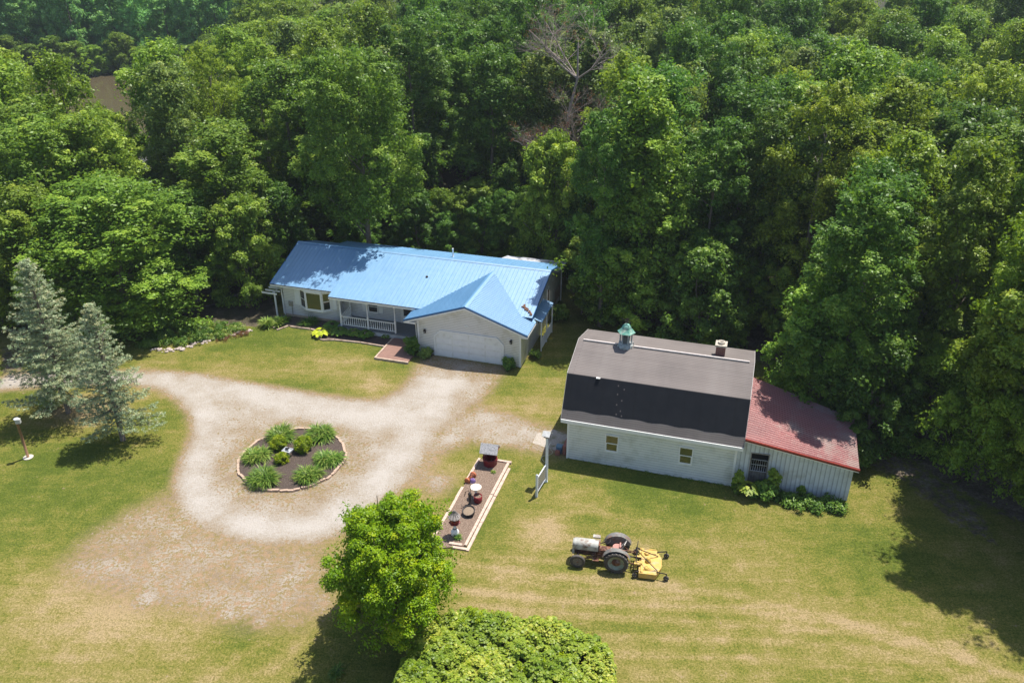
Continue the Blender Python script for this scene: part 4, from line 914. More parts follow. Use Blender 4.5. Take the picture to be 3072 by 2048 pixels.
b=MB(); b.lathe([(0,0),(.035,0)],10,(-.0,-.132,3.1),Matrix.Rotation(R(90),3,'X')); b.build('entry_hole',DARK,bh)
d=q2-q1; L=d.length; ga=thing('lattice_gate_panel','white post with a lattice panel joined to the tall white pole','gate panel',q1,math.atan2(d.y,d.x))
b=MB(); b.box(L-.055,L+.055,-.055,.055,-.05,1.42); b.lathe([(.07,1.42),(.075,1.46),(.0,1.52)],8,(L,0,0)); b.build('post',POSTW,ga)
b=MB(); b.box(.07,L-.06,-.025,.025,.25,.31); b.box(.07,L-.06,-.025,.025,1.18,1.24); b.build('rail',POSTW,ga)
b=MB(); nn_=int((L-.1)/.11)
for k in range(nn_+6):
    for sgn in(1,-1):
        x0=.07+(k-5)*.13 if sgn>0 else .07+k*.13; x1=x0+sgn*.87; z0_,z1_=.31,1.18
        lo,hi=.07,L-.06
        def cl(xa,za,xb,zb):
            pts_=[]
            for (xx,zz,xo,zo) in((xa,za,xb,zb),(xb,zb,xa,za)):
                if xx<lo: t_=(lo-xx)/(xo-xx) if xo!=xx else 2; xx,zz=lo,zz+(zo-zz)*t_
                if xx>hi: t_=(xx-hi)/(xx-xo) if xo!=xx else 2; xx,zz=hi,zz+(zo-zz)*t_
                pts_.append((xx,zz))
            return pts_
        if max(x0,x1)<=lo+.02 or min(x0,x1)>=hi-.02: continue
        (xa,za),(xb,zb)=cl(x0,z0_,x1,z1_)
        b.tube([(xa,.008*sgn,za),(xb,.008*sgn,zb)],.010,4,False)
b.build('lattice',pm('lattice_grey',(.5,.45,.42)),ga)
# brick stack and blue bin at the barn's left wall
def BL(u,v,z=0):
    c,s=math.cos(BA),math.sin(BA); return Vector((BO.x+u*c-v*s,BO.y+u*s+v*c,z))
b=MB(); rg=random.Random(5)
for lay in range(6):
    for k in range(5):
        y=k*.21; b.box(-.1+rg.uniform(-.02,.02),.1+rg.uniform(-.02,.02),y,y+.2,lay*.1,lay*.1+.095)
o=b.build('brick_stack',pm('stack_brick',(.30,.12,.09),(.22,.09,.07),3,.9)); o.location=BL(-.2,.25); o.rotation_euler.z=BA; tag(o,'stack of red bricks against the left wall of the barn','brick stack')
b=MB(); b.box(-.13,.13,-.1,.1,0,.28); o=b.build('brick_block',pm('stack_brick',(.3,.1,.07))); o.location=BL(-.58,.18); o.rotation_euler.z=BA; tag(o,'single reddish masonry block in front of the blue bin by the barn','block')
bi=thing('blue_bin','small blue lidded bin beside the brick stack at the barn','bin',BL(-.55,.5),BA); b=MB(); b.box(-.16,.16,-.16,.16,0,.4); b.build('bin_body',BLUEC,bi); b=MB(); b.box(-.18,.18,-.18,.18,.4,.44); b.build('lid',pm('blue_lid',(.14,.24,.32)),bi)
b=MB(); p=[BL(-1.15+.25*math.sin(k*.55),.55-k*.11+.05*math.sin(k),.02) for k in range(14)]; b.tube([tuple(x) for x in p],.016,5); tag(b.build('garden_hose',pm('hose_pale',(.45,.45,.3))),'thin pale garden hose lying in the barn shadow by the white pole','hose')
b=MB(); pl=[BL(-2.3,.9),BL(-.15,.4),BL(-.1,2.2),BL(-1.4,2.7),BL(-2.3,2.0)]; b.poly([(x.x,x.y,.008) for x in pl]); o=b.build('gravel_path',pm('gravel_path',(.42,.37,.32),(.3,.27,.23),12,1,c3=(.16,.15,.06),c3s=2)); o['kind']='structure'
# left lawn post
q=W(65,1050); lp=thing('lawn_post','brown wooden post with a white topped box on the left lawn','post',q,R(10))
b=MB(); b.lathe([(.0,0),(.27,0),(.29,.02),(.26,.04),(0,.04)],24); b.build('concrete_footing',pm('footing',(.58,.52,.44)),lp)
b=MB(); b.tube([(0,0,0),(.0,0,2.62)],.075,10); b.build('shaft',WOODP,lp)
b=MB(); b.box(-.06,.2,-.1,.1,2.38,2.64); b.build('fixture_box',pm('fixture_grey',(.5,.5,.48)),lp)
b=MB(); b.lathe([(.0,2.70),(.14,2.68),(.14,2.64),(0,2.64)],14); b.build('cap',TRIM,lp)
# garden arbor at the left end of the house
ar=thing('garden_arbor','white wooden arbor at the left end of the house','arbor',HL(-20.45,2.35),HA)
b=MB()
for x,y in((-.02,.05),(-.02,1.3),(-.85,.05),(-.85,1.3)):
    if x<-.5: continue
    b.box(x-.05,x+.05,y-.05,y+.05,-.05,2.1)
b.build('post',TRIM,ar)
b=MB()
for y in(-.15,.35,.85,1.3): b.prism([(-1.0,1.98),(-.95,1.93),(.3,1.93),(.3,2.06),(-1.0,2.06)],1,y,y+.045)
b.box(-.06,.0,-.2,1.5,2.062,2.12); b.build('beam',TRIM,ar)
# ------------------------------------------------------------------ TRACTOR  local: +x rear (right), +y away from camera, origin under rear axle centre
f0=Z5(432,868); r0=Z5(1152,955); d=(r0-f0); ta=math.atan2(d.y,d.x); dn=Vector((-math.sin(ta),math.cos(ta),0))
TO=r0+dn*.62; tr=thing('tractor','old grey and rust farm tractor parked on the lawn in front of the barn','tractor',TO,ta)
def wheel(name,x,y,rad,wd,rimr,lugs,label=None):
    M_=Matrix.Rotation(R(-90),3,'X')
    b=MB(); h=wd/2
    b.lathe([(rimr,-h*.7),(rad*.82,-h),(rad*.96,-h*.82),(rad*.975,0),(rad*.96,h*.82),(rad*.82,h),(rimr,h*.7)],40,(x,y,rad),M_,True,False)
    wh=b.build(name,TYRE,tr)
    if lugs:
        b=MB()
        for k in range(lugs):
            for s_ in(-1,1):
                a=2*math.pi*(k+(.5 if s_>0 else 0))/lugs
                # slanted lug from the centre to the shoulder
                pts=[]
                for (yy,da) in((0.01*s_,.13),(h*.98*s_,-.03)):
                    for (dr,dd) in((rad*.95,-.034),(rad*.95,.034),(rad*1.0,.02),(rad*1.0,-.02)):
                        aa=a+da+dd/rad; pts.append((x+dr*math.cos(aa),y+yy,rad+dr*math.sin(aa)))
                i=len(b.v); b.v+=pts
                for q in((0,1,2,3),(7,6,5,4),(0,4,5,1),(1,5,6,2),(2,6,7,3),(3,7,4,0)): b.face([i+j for j in q])
        b.build('tread_lugs',TYREL,wh)
    else:
        b=MB(); 
        for yy in(-h*.5,0,h*.5): b.lathe([(rad*.965,yy-.01),(rad*.995,yy-.008),(rad*.995,yy+.008),(rad*.965,yy+.01)],32,(x,y,rad),M_)
        b.build('tread_ribs',TYREL,wh)
    b=MB(); b.lathe([(rimr*1.03,-h*.72),(rimr*1.03,-h*.62),(rimr*.86,-h*.45),(rimr*.8,-h*.1),(rimr*.42,-h*.05),(rimr*.42,h*.05),(rimr*.8,h*.1),(rimr*.86,h*.45),(rimr*1.03,h*.62),(rimr*1.03,h*.72)],36,(x,y,rad),M_,True,False)
    b.build('rim',TGREEN,wh)
    b=MB(); b.lathe([(0,-h*.75),(rimr*.18,-h*.72),(rimr*.22,-h*.4),(rimr*.50,-h*.28),(rimr*.52,0),(rimr*.5,h*.2),(0,h*.25)],16,(x,y,rad),M_)
    for k in range(6): a=R(60*k); b.lathe([(0,-h*.5),(.022,-h*.5),(.022,0)],6,(x+rimr*.33*math.cos(a),y,rad+rimr*.33*math.sin(a)),M_)
    b.build('hub',RUST,wh); return wh
wheel('rear_wheel',0,-.62,.60,.30,.40,20); wheel('rear_wheel',0,.72,.60,.30,.40,20)
wheel('front_wheel',-1.86,-.60,.37,.16,.235,0); wheel('front_wheel',-1.86,.66,.37,.16,.235,0)
b=MB(); # hood: rounded section swept along x
sec=[(-.27,.82),(-.28,1.02),(-.25,1.13),(-.16,1.21),(0,1.235),(.16,1.21),(.25,1.13),(.28,1.02),(.27,.82)]
def loft(b,secs):
    n=len(secs[0][1]); i=len(b.v)
    for x,s_ in secs: b.v+=[(x,p[0],p[1]) for p in s_]
    for k in range(len(secs)-1):
        for j in range(n-1): b.face([i+k*n+j,i+k*n+j+1,i+(k+1)*n+j+1,i+(k+1)*n+j])
sc=lambda s_,f_,dz: [(p[0]*f_,(p[1]-.82)*(1-dz)+.82) for p in s_]
b.smooth=True
loft(b,[(-2.17,sc(sec,.70,.25)),(-2.13,sc(sec,.90,.08)),(-2.05,sec),(-1.5,sec),(-.93,sec),(-.91,sc(sec,.93,.05))])
b.smooth=False
b.build('hood',TGREY,tr)
b=MB(); b.prism([(-.25,.50),(-.25,1.05),(-.12,1.15),(.12,1.15),(.25,1.05),(.25,.50)],0,-2.165,-2.06)
g_=b.build('grille',TGREY,tr)
b=MB()
for k in range(9): y=-.18+k*.045; b.box(-2.175,-2.1652,y-.007,y+.007,.55,1.05)
b.build('grille_bars',IRON,g_)
b=MB(); b.box(-2.055,-2.0,-.24,.24,.42,.8) ; b.box(-1.98,-.95,-.14,.14,.42,.98); b.box(-1.9,-1.0,-.19,-.14,.6,.8); b.box(-1.85,-1.1,.14,.2,.62,.84); b.tube([(-1.7,-.2,.95),(-1.2,-.2,.9),(-1.0,-.22,.5)],.035,8); b.lathe([(.09,0),(.09,.25),(0,.26)],10,(-1.1,-.24,.5)); b.lathe([(.07,0),(.07,.22),(0,.23)],10,(-1.55,.24,.6)); b.build('engine',ENG,tr)
b=MB(); b.box(-.95,-.2,-.17,.17,.45,.85); b.box(-.25,.22,-.25,.25,.42,.78); b.tube([(0,-.55,.6),(0,.6,.6)],.10,10); b.box(-.2,.1,-.2,.2,.78,.86); b.build('transmission',RUST,tr)
b=MB(); b.tube([(-1.86,-.55,.42),(-1.86,-.2,.5),(-1.86,.2,.5),(-1.86,.6,.42)],.05,8); b.tube([(-1.8,-.5,.42),(-.75,-.24,.5)],.03,6); b.tube([(-1.8,.54,.42),(-.75,.24,.5)],.03,6); b.tube([(-1.95,-.5,.44),(-.8,-.3,.7)],.018,6); b.build('front_axle',RUST,tr)
b=MB(); b.prism([(-.24,.85),(-.24,1.18),(.24,1.18),(.24,.85)],0,-.90,-.84); b.build('dash',RUST,tr)
b=MB(); b.tube([(-.86,.0,1.1),(-.55,0,1.28)],.022,6); 
cst=Vector((-.54,0,1.29)); M_=Matrix.Rotation(R(-62),3,'Y'); pp=[tuple(cst+(Matrix.Rotation(R(-25),3,'Y')@Vector((.2*math.cos(R(15*k)),.2*math.sin(R(15*k)),0)))) for k in range(25)]
b.tube(pp,.014,6,False)
for k in(0,8,16): b.tube([tuple(cst),pp[k]],.01,5,False)
b.build('steering_wheel',IRON,tr)
def fender(y0,y1):
    b=MB(); n=12; rr=.70; i=0; outer_=[]
    for k in range(n+1):
        a=R(20+k*145/n); outer_.append((rr*math.cos(a),.60+rr*math.sin(a)))
    b.smooth=True
    for k in range(n+1): b.v+=[(outer_[k][0],y0,outer_[k][1]),(outer_[k][0],y1,outer_[k][1])]
    for k in range(n): b.face([2*k,2*k+1,2*k+3,2*k+2])
    b.smooth=False
    yi=y1 if y1<0 else y0; j=len(b.v)   # inner side plate
    for k in range(n+1): b.v.append((outer_[k][0],yi,outer_[k][1])); b.v.append((outer_[k][0]*.42,yi,.60+(outer_[k][1]-.60)*.42))
    for k in range(n): b.face([j+2*k,j+2*k+1,j+2*k+3,j+2*k+2])
    return b.build('fender',FEND,tr)
fender(-.66,-.40); fender(.46,.76)
b=MB(); b.lathe([(.0,.0),(.15,.01),(.2,.06),(.21,.09)],16,(-.02,0,.96)); b.box(.1,.17,-.17,.17,1.0,1.18); b.build('seat',SEAT,tr)
b=MB(); b.tube([(-.3,0,.86),(.0,0,.95)],.03,6); b.tube([(.05,-.28,.80),(.35,-.28,1.45)],.025,6); b.tube([(.05,-.02,.90),(.42,.06,1.42)],.025,6); b.tube([(.32,-.28,1.42),(.42,.06,1.40)],.02,6); b.build('support_frame',pm('white_bars',(.6,.57,.53)),tr)
b=MB(); b.tube([(.1,-.3,.5),(.95,-.42,.42)],.03,6); b.tube([(.1,.3,.5),(.95,.42,.42)],.03,6); b.tube([(.15,0,.85),(1.0,0,.9)],.022,6); b.tube([(.25,-.3,.9),(.7,-.38,.45)],.018,6); b.tube([(.25,.3,.9),(.7,.38,.45)],.018,6); b.tube([(.1,-.15,.86),(.28,-.3,.92)],.025,6); b.tube([(.1,.15,.86),(.28,.3,.92)],.025,6); b.build('hitch_arms',RUST,tr)
b=MB(); b.box(-1.15,-.85,-.5,-.3,.40,.44); b.box(-.95,-.65,.3,.52,.40,.44); b.build('foot_plate',RUST,tr)
b=MB(); b.tube([(-1.25,.22,.6),(-1.2,.4,.45),(-.2,.42,.4)],.03,6); b.build('exhaust_pipe',RUST,tr)
b=MB(); b.box(-1.22,-.86,.42,.62,1.05,1.12); b.build('tool_box',TGREY,tr)
# MOWER
mo=thing('mower_deck','yellow rotary mower deck with black caster wheels behind the old tractor','mower',TO,ta)
deck=[(1.10,-.86),(1.93,-.86),(2.18,-.30),(2.18,.30),(1.93,.86),(1.10,.86)]
b=MB(); b.prism(deck,2,.10,.33); b.build('deck',YEL,mo)
b=MB(); b.box(1.2,1.30,-.84,.84,.332,.38); b.box(1.11,1.92,-.90,-.862,.06,.36); b.box(1.11,1.92,.862,.90,.06,.36); b.box(1.18,1.26,-.8,-.1,.382,.40); b.box(1.15,1.9,-.62,-.56,.332,.365); b.box(1.15,1.9,.56,.62,.332,.365); b.build('deck_ribs',YEL,mo)
b=MB(); b.lathe([(.15,0),(.13,.12),(.08,.16),(.08,.22),(0,.23)],14,(1.52,0,.332)); b.lathe([(.11,0),(.1,.08),(0,.1)],14,(1.45,-.52,.332)); b.lathe([(.11,0),(.1,.08),(0,.1)],14,(1.45,.52,.332)); b.build('gearbox',YEL,mo)
b=MB(); b.box(.86,.98,-.45,-.35,.2,.5); b.box(.88,1.25,-.32,-.18,.34,.46); b.box(.88,1.2,.1,.22,.34,.46); b.tube([(1.0,-.36,.42),(1.2,-.36,.42)],.06,10); b.build('drive_cover',YEL,mo)
b=MB()
b.tube([(.95,-.42,.3),(.95,-.1,1.05),(.95,.1,1.05),(.95,.42,.3)],.03,6); b.tube([(.95,.1,1.05),(.98,.62,1.0)],.02,6)
b.tube([(.96,-.05,1.0),(2.0,-.62,.36)],.022,6); b.tube([(.96,.08,1.0),(2.0,.42,.36)],.022,6); b.tube([(.92,-.45,.4),(.98,.45,.4)],.03,6)
b.tube([(1.2,0,.5),(.3,0,.55)],.035,8)
b.build('hitch_frame',IRON,mo)
for (x,y,px,py) in((2.42,-.80,1.95,-.70),(2.42,.80,1.95,.70),(.92,-.86,1.12,-.80),(.92,.86,1.12,.80)):
    M_=Matrix.Rotation(R(90),3,'X'); b=MB(); b.tube([(px,py,.37),(x,y,.40)],.028,6); b.tube([(x,y,.42),(x,y-.0,.26)],.022,6); b.box(x-.025,x+.025,y-.075,y-.06,.11,.28); b.box(x-.025,x+.025,y+.06,y+.075,.11,.28); b.box(x-.025,x+.025,y-.075,y+.075,.27,.29); arm=b.build('caster_arm',IRON,mo)
    b=MB(); b.lathe([(.05,-.045),(.12,-.045),(.135,-.02),(.135,.02),(.12,.045),(.05,.045)],18,(x,y,.135),M_); b.build('caster_wheel',TYRE,arm)
    b=MB(); b.lathe([(0,-.048),(.055,-.048),(.055,.048),(0,.048)],12,(x,y,.135),M_); b.build('wheel_hub',GALV,arm)
# ------------------------------------------------------------------ PLANTS by the house
def Z1(x,y,z=0): return S(780+x/3.92,700+y/3.92,z)
strapclump('iris_clump','pale yellow green iris clump at the left front corner of the house','plant',Z1(130,1100),1.0,420,.75,.03,L_BLADE,61,'strap leaved plants along the house',tone=.75,subs=6,rise=1.15,flop=.8)
strapclump('iris_clump','darker green strap leaved clump between the pale iris and the house corner','plant',Z1(290,1060),.8,320,.75,.024,L_BLADE,62,'strap leaved plants along the house',tone=.2,subs=4,rise=1.2,flop=.7)
strapclump('daylily_clump','dull green daylily clump under the bay window','plant',Z1(610,1080),.8,420,.75,.018,L_BLADE,63,'strap leaved plants along the house',tone=.2,subs=4)
def hosta(label,c,r,mat,seed,n=70,name='hosta',grp='hostas in the bed before the porch',ht=.5,lf=.55):
    rg=np.random.default_rng(seed); az=rg.uniform(0,6.28,n); t=rg.uniform(.1,1,n)**.6; el=1.2-t*1.05
    hd=np.stack([np.cos(az),np.sin(az),np.zeros(n)],1); sd_=np.stack([-np.sin(az),np.cos(az),np.zeros(n)],1); up=np.array([0,0,1.])
    p0=hd*(r*t*.45)[:,None]+up*(ht*(.55+.45*(1-t)))[:,None]
    ln=(r*lf*rg.uniform(.8,1.2,n))[:,None]; d1=hd*np.cos(el*.5)[:,None]+up*np.sin(el*.35)[:,None]; d2=hd*.9-up*.55
    m=p0+d1*ln*.5; e=m+d2*ln*.55; w_=ln*.36
    V=np.stack([p0,m-sd_*w_-up*.0,e,m+sd_*w_, m+up*.02],1).reshape(-1,3); i=(np.arange(n)*5)[:,None]
    Q=np.concatenate([i+np.array([[0,1,2,4]]),i+np.array([[0,4,2,3]])],0)
    o=npmesh(name,V,Q,mat,np.repeat(np.clip(rg.normal(.5,.25,n),0,1),5)); o.location=(c[0],c[1],.04); return tag(o,label,'plant',grp)
hosta('bright yellow hosta at the rounded corner of the bed left of the porch',Z1(720,1205),.75,L_LIME,70,90)
hosta('dark green hosta close to the left porch post',Z1(850,1120),.75,L_HOSTA,71,90)
hosta('mid green hosta directly right of the bright yellow hosta',Z1(815,1190),.4,L_HOSTA,75,50)
hosta('large green hosta below the left end of the porch railing',Z1(935,1190),.75,L_HOSTA,72,110)
hosta('green hosta below the middle of the left porch railing',Z1(1100,1205),.65,L_HOSTA,73,90)
hosta('bright green hosta below the centre porch post',Z1(1250,1225),.7,L_HOSTA,74,90)
hosta('smallest low hosta near the brick walk',Z1(1480,1235),.4,L_HOSTA,76,40,ht=.25)
shrub('rounded_shrub','dense bright green shrub between the brick walk and the garage','shrub',HL(-8.02,-.35),.62,.72,L_HOSTA,80,.06,7000)
shrub('low_shrub','low blue green shrub left of the garage door','shrub',HL(-6.95,-.45),.55,.32,L_GREY,81,.05,4500,'low shrubs flanking the garage door')
shrub('low_shrub','low leafy shrub right of the garage door','shrub',HL(-.75,-.35),.5,.42,L_HOSTA,82,.06,3500,'low shrubs flanking the garage door')
shrub('side_bush','small bright bush at the right wall of the garage','shrub',HL(.6,1.6),.4,.35,L_HOSTA,83,.06,2000)
shrub('side_bush','leafy bush near the rear right corner of the house','shrub',HL(.8,8.0),.7,.7,L_OAK,84,.08,4000)
# shed plants
def Z4(x,y,z=0): return S(2160+x/3.408,1100+y/3.408,z)
q=Z4(270,1330); hosta('large pale leaved bush at the corner between barn and shed',q,.8,L_VINE,90,120,'burdock_bush',None,.95,.36)
shrub('climbing_bush','dark leafy growth between barn corner and shed','shrub',Z4(175,1290),.38,.75,L_OAK,91,.08,3500)
shrub('climbing_bush','tall upright vine beside the shed doorway','shrub',Z4(520,1310),.36,.95,L_OAK,92,.08,4500)
shrub('climbing_bush','broad leafy bush below the shed doorway','shrub',Z4(430,1320),.7,.45,L_DARK,93,.08,5000)
shrub('climbing_bush','thin sprouting weed halfway along the shed wall','shrub',Z4(825,1320),.22,.38,L_OAK,94,.07,900)
rg=np.random.default_rng(95); a0,a1=Z4(600,1370),Z4(1270,1480); cen=[];rad=[]
for k in range(70):
    t=rg.random(); p=a0.lerp(a1,t); cen.append((p.x+rg.normal()*.15,p.y+rg.normal()*.26,.12+rg.random()*.22)); rad.append(rg.uniform(.16,.32))
V,Q,T=leaves(rg,np.array(cen),np.array(rad),110,.065,rg.uniform(.1,.8,70),up=.6,shell=(.2,1.3)); o=npmesh('ground_cover',V,Q,L_HOSTA,T); tag(o,'strip of low leafy ground cover along the shed wall','ground cover',kind='stuff')
rg=np.random.default_rng(96); a0,a1=BL(0,-.08),BL(9.4,-.08); cen=[];rad=[]
for k in range(60):
    t=rg.random()**.8; p=a0.lerp(a1,t); cen.append((p.x,p.y,.03)); rad.append(rg.uniform(.05,.16))
V,Q,T=leaves(rg,np.array(cen),np.array(rad),30,.03,rg.uniform(.2,.8,60),up=.3,asp=.3); o=npmesh('wall_weeds',V,Q,L_HOSTA,T); tag(o,'thin uncut weeds along the foot of the barn front wall','weeds',kind='stuff')
# weedy border left of the house
def Z9(x,y,z=0): return S(380+x/4.523,850+y/4.523,z)
rg=np.random.default_rng(97)
def borderstuff(pts,n,rr,mat,label,seed,leaf=.06,zz=.25,nl=130,name='border_weeds'):
    rg=np.random.default_rng(seed); poly=np.array([tuple(Z9(*p))[:2] for p in pts]); lo,hi=poly.min(0),poly.max(0); cen=[];rad=[]
    while len(cen)<n:
        p=rg.uniform(lo,hi)
        if sdist(poly,np.array([p[0]]),np.array([p[1]]))[0]>0: cen.append((p[0],p[1],zz*rg.uniform(.2,1.2))); rad.append(rr*rg.uniform(.6,1.3))
    V,Q,T=leaves(rg,np.array(cen),np.array(rad),nl,leaf,rg.uniform(.1,.9,n),up=.5,asp=.4); o=npmesh(name,V,Q,mat,T); return tag(o,label,'weeds',kind='stuff')
borderstuff([(150,880),(900,860),(1000,700),(950,580),(700,640),(300,640)],90,.3,L_HOSTA,'dark green weeds in the shaded rocky border left of the house',1)
borderstuff([(880,830),(1300,760),(1620,640),(1580,580),(1250,570),(950,640)],90,.26,L_BLADE,'pale yellowish weeds in the sunny rocky border left of the house',2)
borderstuff([(250,640),(1150,600),(1150,560),(900,560),(350,620)],25,.35,L_OAK,'leafy sprouts behind the rocky border',3,.08,.4)
borderstuff([(1200,780),(1640,660),(1660,700),(1250,820)],26,.16,L_RED,'reddish dry stems at the edge of the rocky border',4,.035,.15,60)
rg=random.Random(9); rockp=[]
for k in range(46):
    t=k/45; x=330+(1700-330)*t; y=915-(915-640)*max(0,(t-.25)/.75)**.9+rg.uniform(-25,20); q=Z9(x,y)
    if k<5:
        b=MB(); s_=.09+.025*k; n=7; b.lathe([(s_*.6,-.02),(s_,.03),(s_*.8,s_*.7),(s_*.3,s_*.9),(0,s_*.92)],n,smooth=False)
        me_v=[(v[0]*rg.uniform(.8,1.25),v[1]*rg.uniform(.8,1.25),v[2]*rg.uniform(.8,1.1)) for v in b.v]; b.v=me_v; o=b.build('rock',ROCK); rockp.append(o)
    else: o=rockp[k%5].copy(); COL.objects.link(o)
    o.location=(q.x,q.y,0); o.rotation_euler.z=rg.uniform(0,6); s_=rg.uniform(.7,1.3); o.scale=(s_,s_*.9,s_*.8)
    tag(o,'pale rock in the loose row of rocks edging the weedy border left of the house','rock','rocks edging the weedy border')
for k,(x,y,l2) in enumerate([(2040,640,2190),(1990,610,2140)]):
    q=Z9(x,y); q2=Z9(l2,y-55); d=q2-q; b=MB(); b.box(0,d.length,-.06,.06,0,.1); o=b.build('landscape_timber',TIMB); o.location=q; o.rotation_euler.z=math.atan2(d.y,d.x); tag(o,['lower short timber beside the pale iris clump','upper short timber beside the pale iris clump'][k],'timber')
for (u0,v0,u1,v1,lab) in [(-18.5,.95,-16.9,1.0,'under the left part of the bay window'),(-16.8,.98,-15.95,.86,'left of the bright yellow hosta'),(-15.9,.05,-15.2,-.32,'around the left side of the bright yellow hosta'),(-15.15,-.34,-14.3,-.06,'around the right side of the bright yellow hosta'),(-14.25,-.06,-12.3,.1,'before the left half of the porch'),(-12.25,.1,-10.35,.04,'before the right half of the porch')]:
    p,q=HL(u0,v0),HL(u1,v1); d=q-p; b=MB(); b.box(0,d.length,-.05,.05,-.02,.11); o=b.build('bed_timber',TIMB); o.location=p; o.rotation_euler.z=math.atan2(d.y,d.x); tag(o,'weathered timber edging the house bed '+lab,'timber','timbers edging the house bed')
# ------------------------------------------------------------------ TREES
def crown_mesh(name,seed,h,r,base,mat,prof='broad',nl=11,npuff=11,nleaf=110,leaf=.13,lobe=.33,irr=.25,core=True,asp=.55):
    """crown between z=base and z=h, max radius r; lobes -> puffs -> leaves"""
    rg=np.random.default_rng(seed); hh=h-base
    lob=[];lr=[]
    for k in range(nl):
        t=(k+.5)/nl; t=min(1,max(0,t+rg.normal()*.04))
        if prof=='broad': pr=math.sqrt(max(0,1-(2*t-.95)**2))**.8*(.75+.25*(1-t))
        elif prof=='cone': pr=(1-t)**.75*.95+.05; pr*=min(1,t*6+.35)
        elif prof=='tall': pr=math.sqrt(max(0,1-(2*t-1.05)**2))**.6
        elif prof=='round': pr=math.sqrt(max(0,1-(abs(t-.36)/.66)**2))
        elif prof=='dome': pr=math.sqrt(max(0,1-t**2))
        a=k*2.39996+rg.normal()*.3; rr=r*pr*rg.uniform(.42,.88)
        R_=r*lobe*rg.uniform(.75,1.25)*(.6+.4*pr)
        z=base+hh*t; z=min(z,h-R_*.8); z=max(z,base+R_*.5)
        lob.append((rr*math.cos(a),rr*math.sin(a),z)); lr.append(R_)
    lob=np.array(lob); lr=np.array(lr)
    nn=npuff
    d=rg.normal(size=(len(lob)*nn,3)); d[:,2]+=.55; 
    L=np.repeat(lob,nn,0); LR=np.repeat(lr,nn)
    out=L.copy(); out[:,2]=0; out=nrm(out+1e-6); d=nrm(nrm(d)+out*.45)
    pc=L+d*(LR*rg.uniform(.55,1.0,len(L)))[:,None]*np.array([1,1,.95]); prd=LR*rg.uniform(.26,.46,len(L))
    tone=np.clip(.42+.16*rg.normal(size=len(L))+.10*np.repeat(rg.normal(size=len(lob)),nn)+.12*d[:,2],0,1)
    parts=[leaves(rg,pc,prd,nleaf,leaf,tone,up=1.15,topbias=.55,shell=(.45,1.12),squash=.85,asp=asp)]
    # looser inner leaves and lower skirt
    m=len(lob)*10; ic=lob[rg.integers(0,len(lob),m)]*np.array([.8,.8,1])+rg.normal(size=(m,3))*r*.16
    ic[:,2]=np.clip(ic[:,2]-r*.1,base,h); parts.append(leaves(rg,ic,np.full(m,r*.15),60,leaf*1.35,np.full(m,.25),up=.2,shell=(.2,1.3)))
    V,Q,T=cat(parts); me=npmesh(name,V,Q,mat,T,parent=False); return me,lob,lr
def trunk_mesh(name,seed,h,base,lob,lr,r0,mat,nlimb=9,stems=1):
    rg=random.Random(seed); b=MB()
    for s_ in range(stems):
        a=rg.uniform(0,6.28); off=.25*(s_>0)
        pts=[];rad=[]; n=7; tx=rg.uniform(-.5,.5)*(1+2*(stems>1)); ty=rg.uniform(-.5,.5)*(1+2*(stems>1)); H_=h*.86
        for k in range(n):
            t=k/(n-1); pts.append((off*math.cos(a)+tx*t+rg.uniform(-.1,.1)*(k>0),off*math.sin(a)+ty*t+rg.uniform(-.1,.1)*(k>0),-.1+(H_+.1)*t)); rad.append(r0*(1.25 if k==0 else 1)*(1-.85*t))
        b.tube(pts,rad,8)
        for j in range(nlimb):
            L=lob[(j*3+s_)%len(lob)]; t0=min(.92,max(.15,(L[2]-base*.2-1.8)/H_)); z0=H_*t0
            i0=int(t0*(n-1)); p0=Vector(pts[i0]).lerp(Vector(pts[min(n-1,i0+1)]),t0*(n-1)-i0); e=Vector(L); m=p0.lerp(e,.5)+Vector((0,0,-.25+rg.uniform(-.2,.3)))
            b.tube([tuple(p0),tuple(m),tuple(e)],[r0*.38*(1-.6*t0),r0*.25*(1-.6*t0),.025],5,False)
    o=b.build(name,mat); me=o.data; bpy.data.objects.remove(o); return me
KINDS={}
def kind(k,seed,h,r,base,mat,prof,r0=.2,stems=1,bark=None,**kw):
    me,lob,lr=crown_mesh('crown',seed,h,r,base,mat,prof,**kw); tm=trunk_mesh('trunk',seed,h,base,lob,lr,r0,bark or BARK,stems=stems)
    KINDS[k]=(me,tm,h,r)
kind('oakA',1,18,5.0,2.5,L_OAK,'broad',.28,nl=30,npuff=10,nleaf=129,leaf=0.100,lobe=.25)
kind('oakB',2,18,4.6,3.0,L_DARK,'broad',.26,nl=30,npuff=10,nleaf=126,leaf=0.096,lobe=.25)
kind('oakC',3,17,4.8,2.5,L_YEL,'broad',.26,nl=28,npuff=10,nleaf=129,leaf=0.096,lobe=.25)
kind('greyA',4,19,4.3,5.0,L_GREY,'tall',.26,nl=28,npuff=10,nleaf=126,leaf=0.092,asp=.45,lobe=.25)
kind('tallB',5,20,4.0,5.5,L_DARK,'tall',.24,nl=28,npuff=10,nleaf=122,leaf=0.096,lobe=.26)
kind('coneA',6,18,4.4,.6,L_OAK,'cone',.26,nl=44,npuff=10,nleaf=126,leaf=0.096,lobe=.24)
kind('bushA',7,8,3.6,.2,L_DARK,'dome',.14,stems=2,nl=26,npuff=10,nleaf=131,leaf=0.089,lobe=.26)
kind('bushB',8,9,3.8,.3,L_OAK,'dome',.14,stems=2,nl=26,npuff=10,nleaf=131,leaf=0.089,lobe=.26)
kind('sapA',9,7,1.8,1.0,L_OAK,'tall',.07,nl=9,npuff=8,nleaf=131,leaf=0.081,lobe=.4)
